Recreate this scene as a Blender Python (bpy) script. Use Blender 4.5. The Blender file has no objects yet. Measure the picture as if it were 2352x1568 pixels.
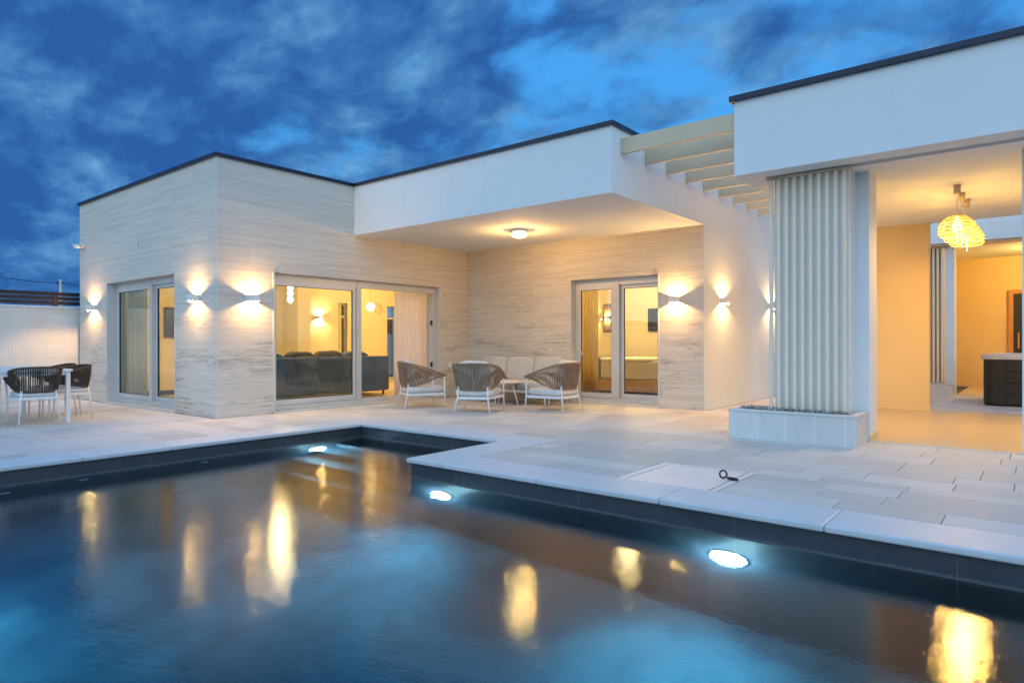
import bpy, bmesh, math, random
from mathutils import Vector, Matrix
R = math.radians
random.seed(7)
S = bpy.context.scene
COL = S.collection

# ------------------------------------------------------------------ camera
F, YAW, HOR, ROLL, CAMZ = 1503.35, R(38.928), 786.9, -0.0021, 1.1
cam = bpy.data.cameras.new('camera'); cam.sensor_fit = 'HORIZONTAL'; cam.sensor_width = 36
cam.lens = F / 2352 * 36
cam.shift_y = (HOR - 784.0) / 2352
cam.clip_start = 0.05; cam.clip_end = 3000
co = bpy.data.objects.new('camera', cam); COL.objects.link(co)
co.location = (0, 0, CAMZ)
_R = Vector((math.cos(YAW), math.sin(YAW), 0)); _U = Vector((0, 0, 1)); _F = Vector((-math.sin(YAW), math.cos(YAW), 0))
cx = _R * math.cos(ROLL) + _U * math.sin(ROLL); cy = -_R * math.sin(ROLL) + _U * math.cos(ROLL)
co.matrix_world = Matrix(((cx.x, cy.x, -_F.x, 0), (cx.y, cy.y, -_F.y, 0), (cx.z, cy.z, -_F.z, CAMZ), (0, 0, 0, 1)))
S.camera = co
S.view_settings.view_transform = 'Standard'; S.view_settings.look = 'None'
S.view_settings.exposure = 0.20; S.view_settings.gamma = 1.0
S.cycles.max_bounces = 8; S.cycles.diffuse_bounces = 4; S.cycles.glossy_bounces = 4
S.cycles.transparent_max_bounces = 16; S.cycles.transmission_bounces = 4
S.cycles.caustics_reflective = False; S.cycles.caustics_refractive = False
S.cycles.sample_clamp_indirect = 3.0
S.cycles.use_denoising = True

# ------------------------------------------------------------------ node helpers
class NT:
    def __init__(s, tree): s.t = tree; s.n = tree.nodes; s.l = tree.links
    def new(s, typ, **kw):
        n = s.n.new(typ)
        for k, v in kw.items():
            if k == 'inp':
                for i, x in v.items():
                    if isinstance(x, bpy.types.NodeSocket): s.l.new(x, n.inputs[i])
                    else: n.inputs[i].default_value = x
            else: setattr(n, k, v)
        return n
    def math(s, op, a, b=0.0, c=0.0, clamp=False):
        n = s.n.new('ShaderNodeMath'); n.operation = op; n.use_clamp = clamp
        for i, x in enumerate((a, b, c)):
            if isinstance(x, bpy.types.NodeSocket): s.l.new(x, n.inputs[i])
            else: n.inputs[i].default_value = x
        return n.outputs[0]
    def mix(s, fac, a, b, blend='MIX'):
        n = s.n.new('ShaderNodeMix'); n.data_type = 'RGBA'; n.blend_type = blend
        for i, x in ((0, fac), (6, a), (7, b)):
            if isinstance(x, bpy.types.NodeSocket): s.l.new(x, n.inputs[i])
            else: n.inputs[i].default_value = x if i == 0 else ((*x, 1) if len(x) == 3 else x)
        return n.outputs[2]
    def ramp(s, v, stops, interp='LINEAR'):
        n = s.n.new('ShaderNodeValToRGB'); s.l.new(v, n.inputs[0]); n.color_ramp.interpolation = interp
        e = n.color_ramp.elements
        for i, (p, c) in enumerate(stops):
            el = e[i] if i < 2 else e.new(p)
            el.position = p; el.color = (*c, 1) if len(c) == 3 else c
        return n.outputs[0]
    def noise(s, vec, scale, detail=4, rough=0.5, dist=0.0):
        return s.new('ShaderNodeTexNoise', inp={'Vector': vec, 'Scale': scale, 'Detail': detail, 'Roughness': rough, 'Distortion': dist}).outputs[0]
    def comb(s, x, y, z):
        return s.new('ShaderNodeCombineXYZ', inp={0: x, 1: y, 2: z}).outputs[0]
    def sep(s, v):
        return s.new('ShaderNodeSeparateXYZ', inp={0: v}).outputs

# ------------------------------------------------------------------ world: dusk sky with broken cloud
w = bpy.data.worlds.new('World'); S.world = w; w.use_nodes = True
t = NT(w.node_tree); t.n.clear()
d = t.new('ShaderNodeTexCoord').outputs['Generated']
dx, dy, dz = t.sep(d)
up = t.math('MAXIMUM', dz, 0.0)
den = t.math('ADD', up, 0.32)
px = t.math('DIVIDE', dx, den); py = t.math('DIVIDE', dy, den)
# rotate the cloud field so the streets run across the view, and stretch it a little
uv = t.comb(px, py, 0.0)
mp = t.new('ShaderNodeMapping', inp={'Vector': uv, 'Location': (7.26, 5.2, 0.4), 'Rotation': (0, 0, R(38)), 'Scale': (1.35, 1.7, 1)}).outputs[0]
warp = t.new('ShaderNodeTexNoise', inp={'Vector': mp, 'Scale': 1.1, 'Detail': 3.0}).outputs[1]
wv = t.new('ShaderNodeVectorMath', operation='SCALE', inp={0: warp, 'Scale': 0.35}).outputs[0]
mv = t.new('ShaderNodeVectorMath', operation='ADD', inp={0: mp, 1: wv}).outputs[0]
big = t.noise(mv, 0.95, 8, 0.55, 0.12)
fine = t.noise(mv, 3.2, 10, 0.60, 0.12)
mid = t.noise(t.new('ShaderNodeVectorMath', operation='ADD', inp={0: mv, 1: (5.0, 9.0, 2.0)}).outputs[0], 2.3, 6, 0.55, 0.2)
# the sky opens towards the right of the villa and again low down on the left
open_r = t.math('ADD', t.math('MULTIPLY', dx, 0.7779), t.math('MULTIPLY', dy, 0.6284))
mask = t.math('ADD', big, t.math('MULTIPLY', t.math('SUBTRACT', fine, 0.5), 0.38))
mask = t.math('SUBTRACT', mask, t.math('MULTIPLY', t.math('MAXIMUM', t.math('SUBTRACT', mid, 0.51), 0.0), 0.62))
mask = t.math('SUBTRACT', mask, t.math('SUBTRACT', t.math('MULTIPLY', open_r, 0.34), 0.008))
lowl = t.math('MULTIPLY', t.math('SUBTRACT', 1.0, t.math('MULTIPLY', up, 5.5), clamp=True), 0.085)
mask = t.math('SUBTRACT', mask, lowl)
cloud = t.ramp(mask, [(0.37, (0, 0, 0)), (0.53, (1, 1, 1))], 'EASE')
clear = t.ramp(up, [(0.0, (0.12, 0.35, 0.58)), (0.14, (0.085, 0.34, 0.69)), (0.35, (0.062, 0.335, 0.80)), (1.0, (0.05, 0.26, 0.68))])
tone = t.math('ADD', t.math('MULTIPLY', t.math('SUBTRACT', mid, 0.5), 1.05), t.math('ADD', t.math('SUBTRACT', t.math('MULTIPLY', fine, 1.25), 0.20), t.math('MULTIPLY', t.math('SUBTRACT', 0.55, mask), 0.5)))
ccol = t.ramp(tone, [(0.30, (0.022, 0.098, 0.32)), (0.46, (0.042, 0.165, 0.42)), (0.62, (0.090, 0.265, 0.53)), (0.82, (0.19, 0.41, 0.64))])
front = t.mix(cloud, clear, ccol)
# after-glow behind the photographer
back = t.math('ADD', t.math('MULTIPLY', dx, 0.50), t.math('MULTIPLY', dy, -0.86))
gl = t.ramp(t.math('ADD', t.math('MULTIPLY', back, 0.5), 0.5), [(0.42, (0, 0, 0)), (0.72, (1, 1, 1))], 'EASE')
glow = t.mix(t.math('POWER', up, 0.6), (1.05, 1.36, 1.60), (0.42, 0.82, 1.38))
sky = t.mix(gl, front, glow)
low = t.ramp(dz, [(0.0, (0.0, 0.0, 0.0)), (0.01, (1, 1, 1))])
sky = t.mix(low, (0.10, 0.13, 0.17), sky)
bg = t.new('ShaderNodeBackground', inp={'Color': sky, 'Strength': 1.0})
o = t.new('ShaderNodeOutputWorld', inp={'Surface': bg.outputs[0]})
w.cycles.sampling_method = 'MANUAL'; w.cycles.sample_map_resolution = 512

# ------------------------------------------------------------------ materials
def mat(name, color, rough=0.6, metal=0.0, spec=0.5, build=None, bump=None):
    m = bpy.data.materials.new(name); m.use_nodes = True
    t = NT(m.node_tree); t.n.clear()
    b = t.new('ShaderNodeBsdfPrincipled', inp={'Roughness': rough, 'Metallic': metal, 'Specular IOR Level': spec})
    if isinstance(color, tuple): b.inputs['Base Color'].default_value = (*color, 1)
    t.new('ShaderNodeOutputMaterial', inp={0: b.outputs[0]})
    if build: build(t, b)
    return m
def pos(t): return t.new('ShaderNodeNewGeometry').outputs['Position']
def obump(t, b, h, strength, dist=0.01):
    n = t.new('ShaderNodeBump', inp={'Height': h, 'Strength': strength, 'Distance': dist})
    t.l.new(n.outputs[0], b.inputs['Normal'])
def mottled(c1, c2, scale=3.0, bumps=0.15, bscale=60, rvar=None):
    def f(t, b):
        p = pos(t)
        n = t.noise(p, scale, 6, 0.6)
        t.l.new(t.mix(t.ramp(n, [(0.3, (0, 0, 0)), (0.7, (1, 1, 1))]), c1, c2), b.inputs['Base Color'])
        obump(t, b, t.noise(p, bscale, 4, 0.6), bumps, 0.004)
    return f
M = {}
def travertine(t, b):
    X, Y, Z = t.sep(pos(t))
    s = t.math('ADD', X, Y)
    zz = t.math('ADD', Z, 0.112)
    v = t.comb(s, zz, 0.0)
    # thin plank joints, each plank with its own tone
    br = t.new('ShaderNodeTexBrick', offset=0.37, offset_frequency=2, inp={'Vector': v, 'Color1': (0, 0, 0, 1), 'Color2': (1, 1, 1, 1), 'Mortar': (0.5, 0.5, 0.5, 1),
               'Scale': 1.0, 'Mortar Size': 0.0022, 'Mortar Smooth': 0.1, 'Bias': 0.0, 'Brick Width': 1.22, 'Row Height': 0.3045})
    sep = t.sep(br.outputs['Color'])[0]
    off = t.math('MULTIPLY', sep, 13.7)
    sv = t.comb(t.math('MULTIPLY', s, 0.55), t.math('ADD', t.math('MULTIPLY', Z, 21.0), off), off)
    st = t.noise(sv, 1.0, 6, 0.62, 0.4)
    sv2 = t.comb(t.math('MULTIPLY', s, 1.4), t.math('ADD', t.math('MULTIPLY', Z, 52.0), off), off)
    st2 = t.noise(sv2, 1.0, 4, 0.6, 0.6)
    base = t.mix(t.ramp(st, [(0.25, (0, 0, 0)), (0.75, (1, 1, 1))]), (0.56, 0.49, 0.405), (0.73, 0.665, 0.575))
    base = t.mix(t.math('MULTIPLY', t.math('SUBTRACT', st2, 0.5), 0.8), base, (0.86, 0.81, 0.73))
    base = t.mix(t.ramp(st2, [(0.28, (0.50, 0.50, 0.50)), (0.44, (0, 0, 0))]), base, (0.42, 0.385, 0.34))
    # wavy grey veins, more of them on the lower courses
    vv = t.comb(t.math('MULTIPLY', s, 1.15), t.math('ADD', t.math('MULTIPLY', Z, 15.0), t.math('MULTIPLY', sep, 5.0)), 2.0)
    vn = t.noise(vv, 1.0, 5, 0.55, 1.1)
    ln = t.math('ABSOLUTE', t.math('SUBTRACT', vn, 0.5))
    patch = t.noise(t.comb(t.math('MULTIPLY', s, 0.9), t.math('MULTIPLY', Z, 3.0), 5.0), 1.0, 3, 0.5)
    lowz = t.math('SUBTRACT', 1.25, t.math('MULTIPLY', Z, 0.42), clamp=True)
    vm = t.math('MULTIPLY', t.ramp(ln, [(0.0, (1, 1, 1)), (0.06, (0, 0, 0))]), t.ramp(patch, [(0.49, (0, 0, 0)), (0.57, (1, 1, 1))]))
    vm = t.math('MULTIPLY', vm, lowz)
    base = t.mix(t.math('MULTIPLY', vm, 0.75), base, (0.24, 0.22, 0.20))
    base = t.mix(t.math('MULTIPLY', sep, 0.12), base, (0.46, 0.42, 0.36))
    rough = t.noise(t.comb(t.math('MULTIPLY', s, 3.0), t.math('MULTIPLY', Z, 0.5), 1.0), 1.0, 2, 0.5)
    fz = t.math('FRACT', t.math('DIVIDE', t.math('ADD', zz, 3.045), 0.3045)); dzj = t.math('MINIMUM', fz, t.math('SUBTRACT', 1.0, fz))
    hj = t.ramp(dzj, [(0.0, (1, 1, 1)), (0.011, (0, 0, 0))])
    jall = t.math('MAXIMUM', hj, t.math('MULTIPLY', br.outputs['Fac'], 0.22))
    jm = t.math('MULTIPLY', jall, t.ramp(rough, [(0.35, (0.35, 0.35, 0.35)), (0.6, (0.9, 0.9, 0.9))]))
    base = t.mix(jm, base, (0.15, 0.135, 0.12))
    t.l.new(base, b.inputs['Base Color'])
    h = t.math('SUBTRACT', t.math('MULTIPLY', st2, 0.25), br.outputs['Fac'])
    obump(t, b, h, 0.35, 0.004)
M['stone'] = mat('travertine_cladding', None, 0.55, spec=0.3, build=travertine)
def render_wall(t, b):
    p = pos(t)
    n = t.noise(p, 0.9, 5, 0.6)
    X, Y, Z = t.sep(p)
    st = t.noise(t.comb(t.math('MULTIPLY', t.math('ADD', X, Y), 6.0), t.math('MULTIPLY', Z, 0.7), 3.0), 1.0, 6, 0.65, 0.3)
    c = t.mix(n, (0.725, 0.745, 0.745), (0.78, 0.80, 0.80))
    c = t.mix(t.ramp(st, [(0.55, (0, 0, 0)), (0.82, (0.22, 0.22, 0.22))]), c, (0.55, 0.57, 0.57))
    c = t.mix(t.ramp(t.noise(p, 9.0, 5, 0.7), [(0.40, (0.10, 0.10, 0.10)), (0.65, (0, 0, 0))]), c, (0.58, 0.60, 0.60))
    t.l.new(c, b.inputs['Base Color'])
    obump(t, b, t.noise(p, 170, 3, 0.7), 0.35, 0.003)
M['render'] = mat('white_render', None, 0.85, spec=0.2, build=render_wall)
M['cream'] = mat('cream_interior_paint', None, 0.8, spec=0.2, build=mottled((0.72, 0.62, 0.42), (0.78, 0.68, 0.47), 1.2, 0.2, 120))
M['lamp_tinted'] = mat('lamp_tinted_white_render', None, 0.85, spec=0.2, build=mottled((0.72, 0.53, 0.27), (0.77, 0.58, 0.31), 1.2, 0.2, 120))  # white pavilion walls with the warm lamp glow mixed into their colour
M['ceil'] = mat('ceiling_paint', None, 0.85, spec=0.2, build=mottled((0.76, 0.75, 0.72), (0.80, 0.79, 0.76), 0.8, 0.2, 140))
M['dark'] = mat('anthracite_metal', None, 0.35, 0.4, build=mottled((0.012, 0.018, 0.036), (0.018, 0.026, 0.05), 5, 0.05))
M['beige'] = mat('beige_metal', None, 0.5, 0.1, build=mottled((0.60, 0.48, 0.32), (0.64, 0.52, 0.355), 4, 0.06, 90))
M['slat'] = mat('pale_beige_slat', None, 0.5, 0.0, build=mottled((0.84, 0.66, 0.47), (0.88, 0.70, 0.51), 4, 0.06, 90))
M['alu'] = mat('pale_aluminium', None, 0.42, 0.15, build=mottled((0.60, 0.59, 0.56), (0.66, 0.65, 0.62), 3, 0.04, 80))
M['seal'] = mat('rubber_seal', (0.03, 0.032, 0.035), 0.5)
M['wmetal'] = mat('white_powder_coat', None, 0.45, 0.0, build=mottled((0.70, 0.70, 0.69), (0.76, 0.76, 0.75), 6, 0.05, 120))
M['fabric'] = mat('pale_fabric', None, 0.95, spec=0.1, build=mottled((0.58, 0.57, 0.54), (0.66, 0.65, 0.63), 9, 0.5, 260))
M['fabric2'] = mat('grey_beige_fabric', None, 0.95, spec=0.1, build=mottled((0.50, 0.48, 0.44), (0.56, 0.54, 0.50), 9, 0.5, 260))
M['rope'] = mat('taupe_rope', None, 0.85, spec=0.15, build=mottled((0.24, 0.16, 0.10), (0.35, 0.245, 0.165), 30, 0.5, 400))
M['rope2'] = mat('dark_brown_rope', None, 0.85, spec=0.15, build=mottled((0.060, 0.045, 0.034), (0.105, 0.082, 0.062), 30, 0.5, 400))
M['black'] = mat('black_plastic', (0.012, 0.012, 0.014), 0.4)
M['tubblack'] = mat('black_cabinet', None, 0.55, build=mottled((0.005, 0.005, 0.005), (0.010, 0.009, 0.009), 3, 0.1))
M['tubshell'] = mat('marbled_acrylic', None, 0.15, build=mottled((0.45, 0.42, 0.40), (0.68, 0.64, 0.60), 4, 0.0))
M['velvet'] = mat('dark_blue_velvet', None, 0.8, spec=0.2, build=mottled((0.06, 0.11, 0.20), (0.13, 0.20, 0.32), 2.2, 0.3, 90))
M['brownc'] = mat('brown_grey_cushion', None, 0.9, spec=0.1, build=mottled((0.10, 0.085, 0.06), (0.14, 0.12, 0.09), 6, 0.3, 150))
M['woodor'] = mat('orange_oak', None, 0.45, build=lambda t, b: (
    t.l.new(t.mix(t.noise(t.new('ShaderNodeVectorMath', operation='MULTIPLY', inp={0: pos(t), 1: (14, 14, 0.9)}).outputs[0], 1.0, 5, 0.6, 1.0), (0.40, 0.17, 0.045), (0.58, 0.29, 0.09)), b.inputs['Base Color'])))
M['woodfloor'] = mat('oak_floor', None, 0.4, build=lambda t, b: (
    t.l.new(t.mix(t.noise(t.new('ShaderNodeVectorMath', operation='MULTIPLY', inp={0: pos(t), 1: (1.2, 12, 1)}).outputs[0], 1.0, 5, 0.6, 1.0), (0.38, 0.25, 0.14), (0.50, 0.34, 0.20)), b.inputs['Base Color'])))
M['brownwood'] = mat('brown_boards', None, 0.6, build=mottled((0.13, 0.055, 0.025), (0.20, 0.09, 0.045), 4, 0.2))
M['bed'] = mat('white_linen', None, 0.9, build=mottled((0.66, 0.63, 0.56), (0.74, 0.71, 0.64), 3, 0.3, 70))
M['green'] = mat('grey_green_throw', None, 0.9, build=mottled((0.13, 0.14, 0.10), (0.19, 0.20, 0.15), 7, 0.3, 120))
M['pebble'] = mat('pebbles', None, 0.7, build=mottled((0.10, 0.10, 0.10), (0.55, 0.53, 0.50), 38, 0.2))
M['earth'] = mat('bare_ground', None, 0.95, build=mottled((0.10, 0.095, 0.08), (0.17, 0.155, 0.13), 1.4, 0.6, 12))

def paving(t, b):
    at = t.new('ShaderNodeAttribute', attribute_name='tint')
    r, g_, bl = t.sep(at.outputs['Color'])
    p = pos(t)
    off = t.new('ShaderNodeVectorMath', operation='ADD', inp={0: p, 1: t.comb(t.math('MULTIPLY', g_, 31.0), t.math('MULTIPLY', bl, 17.0), 0.0)}).outputs[0]
    base = t.mix(r, (0.48, 0.455, 0.43), (0.64, 0.61, 0.58))
    n = t.noise(off, 3.2, 7, 0.65, 0.5)
    base = t.mix(t.math('MULTIPLY', t.ramp(n, [(0.36, (0, 0, 0)), (0.66, (1, 1, 1))]), 0.30), base, (0.64, 0.64, 0.64))
    n2 = t.noise(t.new('ShaderNodeVectorMath', operation='MULTIPLY', inp={0: off, 1: (2.2, 14.0, 1.0)}).outputs[0], 1.0, 5, 0.6, 0.8)
    base = t.mix(t.ramp(n2, [(0.56, (0, 0, 0)), (0.80, (0.30, 0.30, 0.30))]), base, (0.40, 0.37, 0.34))
    spk = t.noise(p, 42, 3, 0.5)
    base = t.mix(t.ramp(spk, [(0.70, (0, 0, 0)), (0.76, (0.45, 0.45, 0.45))]), base, (0.22, 0.20, 0.19))
    st = t.noise(p, 0.8, 4, 0.6)
    base = t.mix(t.ramp(st, [(0.50, (0, 0, 0)), (0.75, (0.16, 0.16, 0.16))]), base, (0.44, 0.39, 0.33))
    t.l.new(base, b.inputs['Base Color'])
    t.l.new(t.math('ADD', 0.48, t.math('MULTIPLY', n, 0.25)), b.inputs['Roughness'])
    obump(t, b, t.math('ADD', t.noise(p, 26, 5, 0.65), t.math('MULTIPLY', n, 1.4)), 0.30, 0.004)
M['paving'] = mat('limestone_paving', None, 0.6, spec=0.35, build=paving)
def copingm(t, b):
    at = t.new('ShaderNodeAttribute', attribute_name='tint'); r = t.sep(at.outputs['Color'])[0]
    p = pos(t); n = t.noise(p, 5, 7, 0.65, 0.3)
    base = t.mix(r, (0.52, 0.56, 0.60), (0.60, 0.635, 0.67))
    base = t.mix(t.ramp(n, [(0.45, (0, 0, 0)), (0.75, (0.4, 0.4, 0.4))]), base, (0.46, 0.48, 0.49))
    base = t.mix(t.ramp(t.noise(p, 60, 3, 0.5), [(0.70, (0, 0, 0)), (0.78, (0.4, 0.4, 0.4))]), base, (0.25, 0.25, 0.26))
    t.l.new(base, b.inputs['Base Color']); obump(t, b, t.noise(p, 40, 5, 0.6), 0.2, 0.003)
M['coping'] = mat('limestone_coping', None, 0.5, spec=0.35, build=copingm)
def blocks(t, b):
    X, Y, Z = t.sep(pos(t))
    s = t.math('ADD', X, Y)
    br = t.new('ShaderNodeTexBrick', offset=0.5, inp={'Vector': t.comb(s, t.math('ADD', Z, 0.02), 0.0), 'Color1': (0.62, 0.60, 0.57, 1), 'Color2': (0.72, 0.705, 0.68, 1), 'Mortar': (0.55, 0.535, 0.51, 1),
               'Scale': 1.0, 'Mortar Size': 0.004, 'Mortar Smooth': 0.3, 'Bias': 0.1, 'Brick Width': 0.60, 'Row Height': 0.285})
    n = t.noise(pos(t), 5, 6, 0.6)
    t.l.new(t.mix(t.math('MULTIPLY', n, 0.35), br.outputs['Color'], (0.56, 0.53, 0.50)), b.inputs['Base Color'])
    obump(t, b, t.math('SUBTRACT', t.math('MULTIPLY', n, 0.4), br.outputs['Fac']), 0.3, 0.006)
M['blocks'] = mat('limestone_blocks', None, 0.8, spec=0.2, build=blocks)
def slabface(t, b):
    X, Y, Z = t.sep(pos(t))
    br = t.new('ShaderNodeTexBrick', offset=0.0, inp={'Vector': t.comb(t.math('ADD', t.math('ADD', X, Y), 0.09), t.math('ADD', Z, 2.0), 0.0), 'Color1': (0.60, 0.58, 0.55, 1), 'Color2': (0.68, 0.665, 0.64, 1), 'Mortar': (0.78, 0.77, 0.75, 1),
               'Scale': 1.0, 'Mortar Size': 0.004, 'Brick Width': 0.30, 'Row Height': 4.0})
    n = t.noise(t.comb(t.math('MULTIPLY', X, 5.0), t.math('MULTIPLY', Y, 5.0), t.math('MULTIPLY', Z, 2.0)), 1.0, 6, 0.6, 1.0)
    t.l.new(t.mix(t.ramp(n, [(0.45, (0, 0, 0)), (0.75, (0.5, 0.5, 0.5))]), br.outputs['Color'], (0.50, 0.48, 0.47)), b.inputs['Base Color'])
M['slab'] = mat('planter_limestone', None, 0.6, build=slabface)
def pooltile(t, b):
    X, Y, Z = t.sep(pos(t))
    s = t.math('ADD', X, t.math('MULTIPLY', Y, 1.0))
    br = t.new('ShaderNodeTexBrick', offset=0.0, inp={'Vector': t.comb(t.math('ADD', s, 0.95), t.math('ADD', Z, 0.62), 0.0), 'Color1': (0.030, 0.037, 0.048, 1), 'Color2': (0.040, 0.048, 0.060, 1), 'Mortar': (0.13, 0.14, 0.15, 1),
               'Scale': 1.0, 'Mortar Size': 0.0025, 'Brick Width': 1.21, 'Row Height': 0.6})
    n = t.noise(pos(t), 2.5, 6, 0.65)
    n2 = t.noise(pos(t), 11, 5, 0.7)
    c = t.mix(t.ramp(n, [(0.35, (0, 0, 0)), (0.7, (0.75, 0.75, 0.75))]), br.outputs['Color'], (0.058, 0.068, 0.082))
    c = t.mix(t.ramp(n2, [(0.55, (0, 0, 0)), (0.8, (0.5, 0.5, 0.5))]), c, (0.075, 0.085, 0.10))
    edge = t.math('ABSOLUTE', t.math('SUBTRACT', t.math('ADD', Z, 0.172), t.math('MULTIPLY', t.math('SUBTRACT', n2, 0.5), 0.02)))
    c = t.mix(t.ramp(edge, [(0.0, (0.55, 0.55, 0.55)), (0.016, (0, 0, 0))]), c, (0.16, 0.17, 0.17))
    drip = t.noise(t.comb(t.math('MULTIPLY', s, 9.0), t.math('MULTIPLY', Z, 1.5), 0.0), 1.0, 4, 0.6)
    c = t.mix(t.ramp(drip, [(0.56, (0, 0, 0)), (0.74, (0.40, 0.40, 0.40))]), c, (0.10, 0.105, 0.11))
    t.l.new(c, b.inputs['Base Color'])
M['tile'] = mat('anthracite_pool_tile', None, 0.45, spec=0.4, build=pooltile)
def poolfloor(t, b):
    p = pos(t)
    n = t.noise(p, 1.1, 6, 0.62, 0.6); n2 = t.noise(p, 5.0, 5, 0.6)
    c = t.mix(t.ramp(n, [(0.38, (0, 0, 0)), (0.64, (1, 1, 1))]), (0.030, 0.045, 0.065), (0.17, 0.22, 0.24))
    c = t.mix(t.math('MULTIPLY', n2, 0.35), c, (0.09, 0.10, 0.11))
    t.l.new(c, b.inputs['Base Color'])
M['pfloor'] = mat('slate_pool_floor', None, 0.6, build=poolfloor)
def bigtile(t, b):
    X, Y, Z = t.sep(pos(t))
    br = t.new('ShaderNodeTexBrick', offset=0.0, inp={'Vector': t.comb(X, t.math('ADD', Y, 0.35), 0.0), 'Color1': (0.60, 0.46, 0.28, 1), 'Color2': (0.64, 0.50, 0.32, 1), 'Mortar': (0.40, 0.34, 0.25, 1),
               'Scale': 1.0, 'Mortar Size': 0.002, 'Brick Width': 0.9, 'Row Height': 0.9})
    n = t.noise(pos(t), 2.5, 5, 0.6)
    t.l.new(t.mix(t.math('MULTIPLY', n, 0.35), br.outputs['Color'], (0.50, 0.43, 0.33)), b.inputs['Base Color'])
M['floor'] = mat('beige_floor_tile', None, 0.35, build=bigtile)

def glassmat(name, ior, tint):
    m = bpy.data.materials.new(name); m.use_nodes = True; t = NT(m.node_tree); t.n.clear()
    fr = t.new('ShaderNodeFresnel', inp={'IOR': ior}).outputs[0]
    tr = t.new('ShaderNodeBsdfTransparent', inp={'Color': (*tint, 1)}).outputs[0]
    gl = t.new('ShaderNodeBsdfGlossy', inp={'Color': (1, 1, 1, 1), 'Roughness': 0.0}).outputs[0]
    mx = t.new('ShaderNodeMixShader', inp={0: fr, 1: tr, 2: gl}).outputs[0]
    t.new('ShaderNodeOutputMaterial', inp={0: mx}); return m
M['glass'] = glassmat('window_glass', 1.85, (0.80, 0.86, 0.84))
M['clearglass'] = glassmat('clear_glass', 1.45, (0.95, 0.95, 0.95))
def water():
    m = bpy.data.materials.new('pool_water'); m.use_nodes = True; t = NT(m.node_tree); t.n.clear()
    p = pos(t)
    h1 = t.noise(p, 21.0, 4, 0.6, 0.3); h2 = t.noise(p, 2.2, 3, 0.5)
    h3 = t.noise(p, 64.0, 3, 0.6)
    hh = t.math('ADD', t.math('ADD', t.math('MULTIPLY', h1, 0.42), t.math('MULTIPLY', h2, 0.6)), t.math('MULTIPLY', h3, 0.17))
    bp = t.new('ShaderNodeBump', inp={'Height': hh, 'Strength': 0.8, 'Distance': 0.0042}).outputs[0]
    fr = t.new('ShaderNodeFresnel', inp={'IOR': 1.36, 'Normal': bp}).outputs[0]
    tr = t.new('ShaderNodeBsdfRefraction', inp={'Color': (0.62, 0.92, 1.0, 1), 'Roughness': 0.05, 'IOR': 1.33, 'Normal': bp}).outputs[0]
    gl = t.new('ShaderNodeBsdfGlossy', inp={'Color': (1, 1, 1, 1), 'Roughness': 0.018, 'Normal': bp}).outputs[0]
    mx = t.new('ShaderNodeMixShader', inp={0: fr, 1: tr, 2: gl}).outputs[0]
    vs = t.new('ShaderNodeVolumeScatter', inp={'Color': (0.25, 0.65, 1.0, 1), 'Density': 0.012, 'Anisotropy': 0.2}).outputs[0]
    va = t.new('ShaderNodeVolumeAbsorption', inp={'Color': (0.06, 0.60, 0.90, 1), 'Density': 0.34}).outputs[0]
    vv = t.new('ShaderNodeAddShader', inp={0: vs, 1: va}).outputs[0]
    t.new('ShaderNodeOutputMaterial', inp={0: mx, 1: vv}); return m
M['water'] = water()
def emis(name, col, st):
    m = bpy.data.materials.new(name); m.use_nodes = True; t = NT(m.node_tree); t.n.clear()
    e = t.new('ShaderNodeEmission', inp={'Color': (*col, 1), 'Strength': st}).outputs[0]
    t.new('ShaderNodeOutputMaterial', inp={0: e}); return m
M['warm'] = emis('warm_lamp_glow', (1.0, 0.78, 0.46), 6.0)
M['warmbulb'] = emis('warm_bulb', (1.0, 0.68, 0.28), 12.0)
M['streak_glow'] = emis('added_streak_glow', (1.0, 0.60, 0.22), 750.0)  # for the disc added under each sconce to make streaks in the pool
M['ledplate'] = emis('warm_led_plate', (1.0, 0.62, 0.24), 70.0)
M['poollamp'] = emis('pool_lamp_glow', (0.80, 0.95, 1.0), 26.0)
def cloth(name, col, tr_):
    m = bpy.data.materials.new(name); m.use_nodes = True; t = NT(m.node_tree); t.n.clear()
    a = t.new('ShaderNodeBsdfDiffuse', inp={'Color': (*col, 1)}).outputs[0]
    b = t.new('ShaderNodeBsdfTranslucent', inp={'Color': (*col, 1)}).outputs[0]
    c = t.new('ShaderNodeBsdfTransparent').outputs[0]
    x = t.new('ShaderNodeMixShader', inp={0: 0.5 if tr_ else 0.75, 1: a, 2: b}).outputs[0]
    x = t.new('ShaderNodeMixShader', inp={0: tr_, 1: x, 2: c}).outputs[0]
    t.new('ShaderNodeOutputMaterial', inp={0: x}); return m
M['sheer'] = cloth('sheer_white_curtain', (0.90, 0.87, 0.90), 0.03)
M['sheer_cool'] = cloth('cool_sheer', (0.70, 0.82, 0.95), 0.05)
M['drape'] = cloth('beige_curtain', (0.80, 0.68, 0.42), 0.0)
def shade():
    m = bpy.data.materials.new('lit_wicker_shade'); m.use_nodes = True; t = NT(m.node_tree); t.n.clear()
    a = t.new('ShaderNodeBsdfTranslucent', inp={'Color': (0.42, 0.32, 0.15, 1)}).outputs[0]
    b = t.new('ShaderNodeBsdfDiffuse', inp={'Color': (0.20, 0.15, 0.08, 1)}).outputs[0]
    e = t.new('ShaderNodeEmission', inp={'Color': (1.0, 0.60, 0.15, 1), 'Strength': 0.10}).outputs[0]
    x = t.new('ShaderNodeMixShader', inp={0: 0.5, 1: a, 2: b}).outputs[0]
    x = t.new('ShaderNodeAddShader', inp={0: x, 1: e}).outputs[0]
    t.new('ShaderNodeOutputMaterial', inp={0: x}); return m
M['shade'] = shade()

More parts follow.
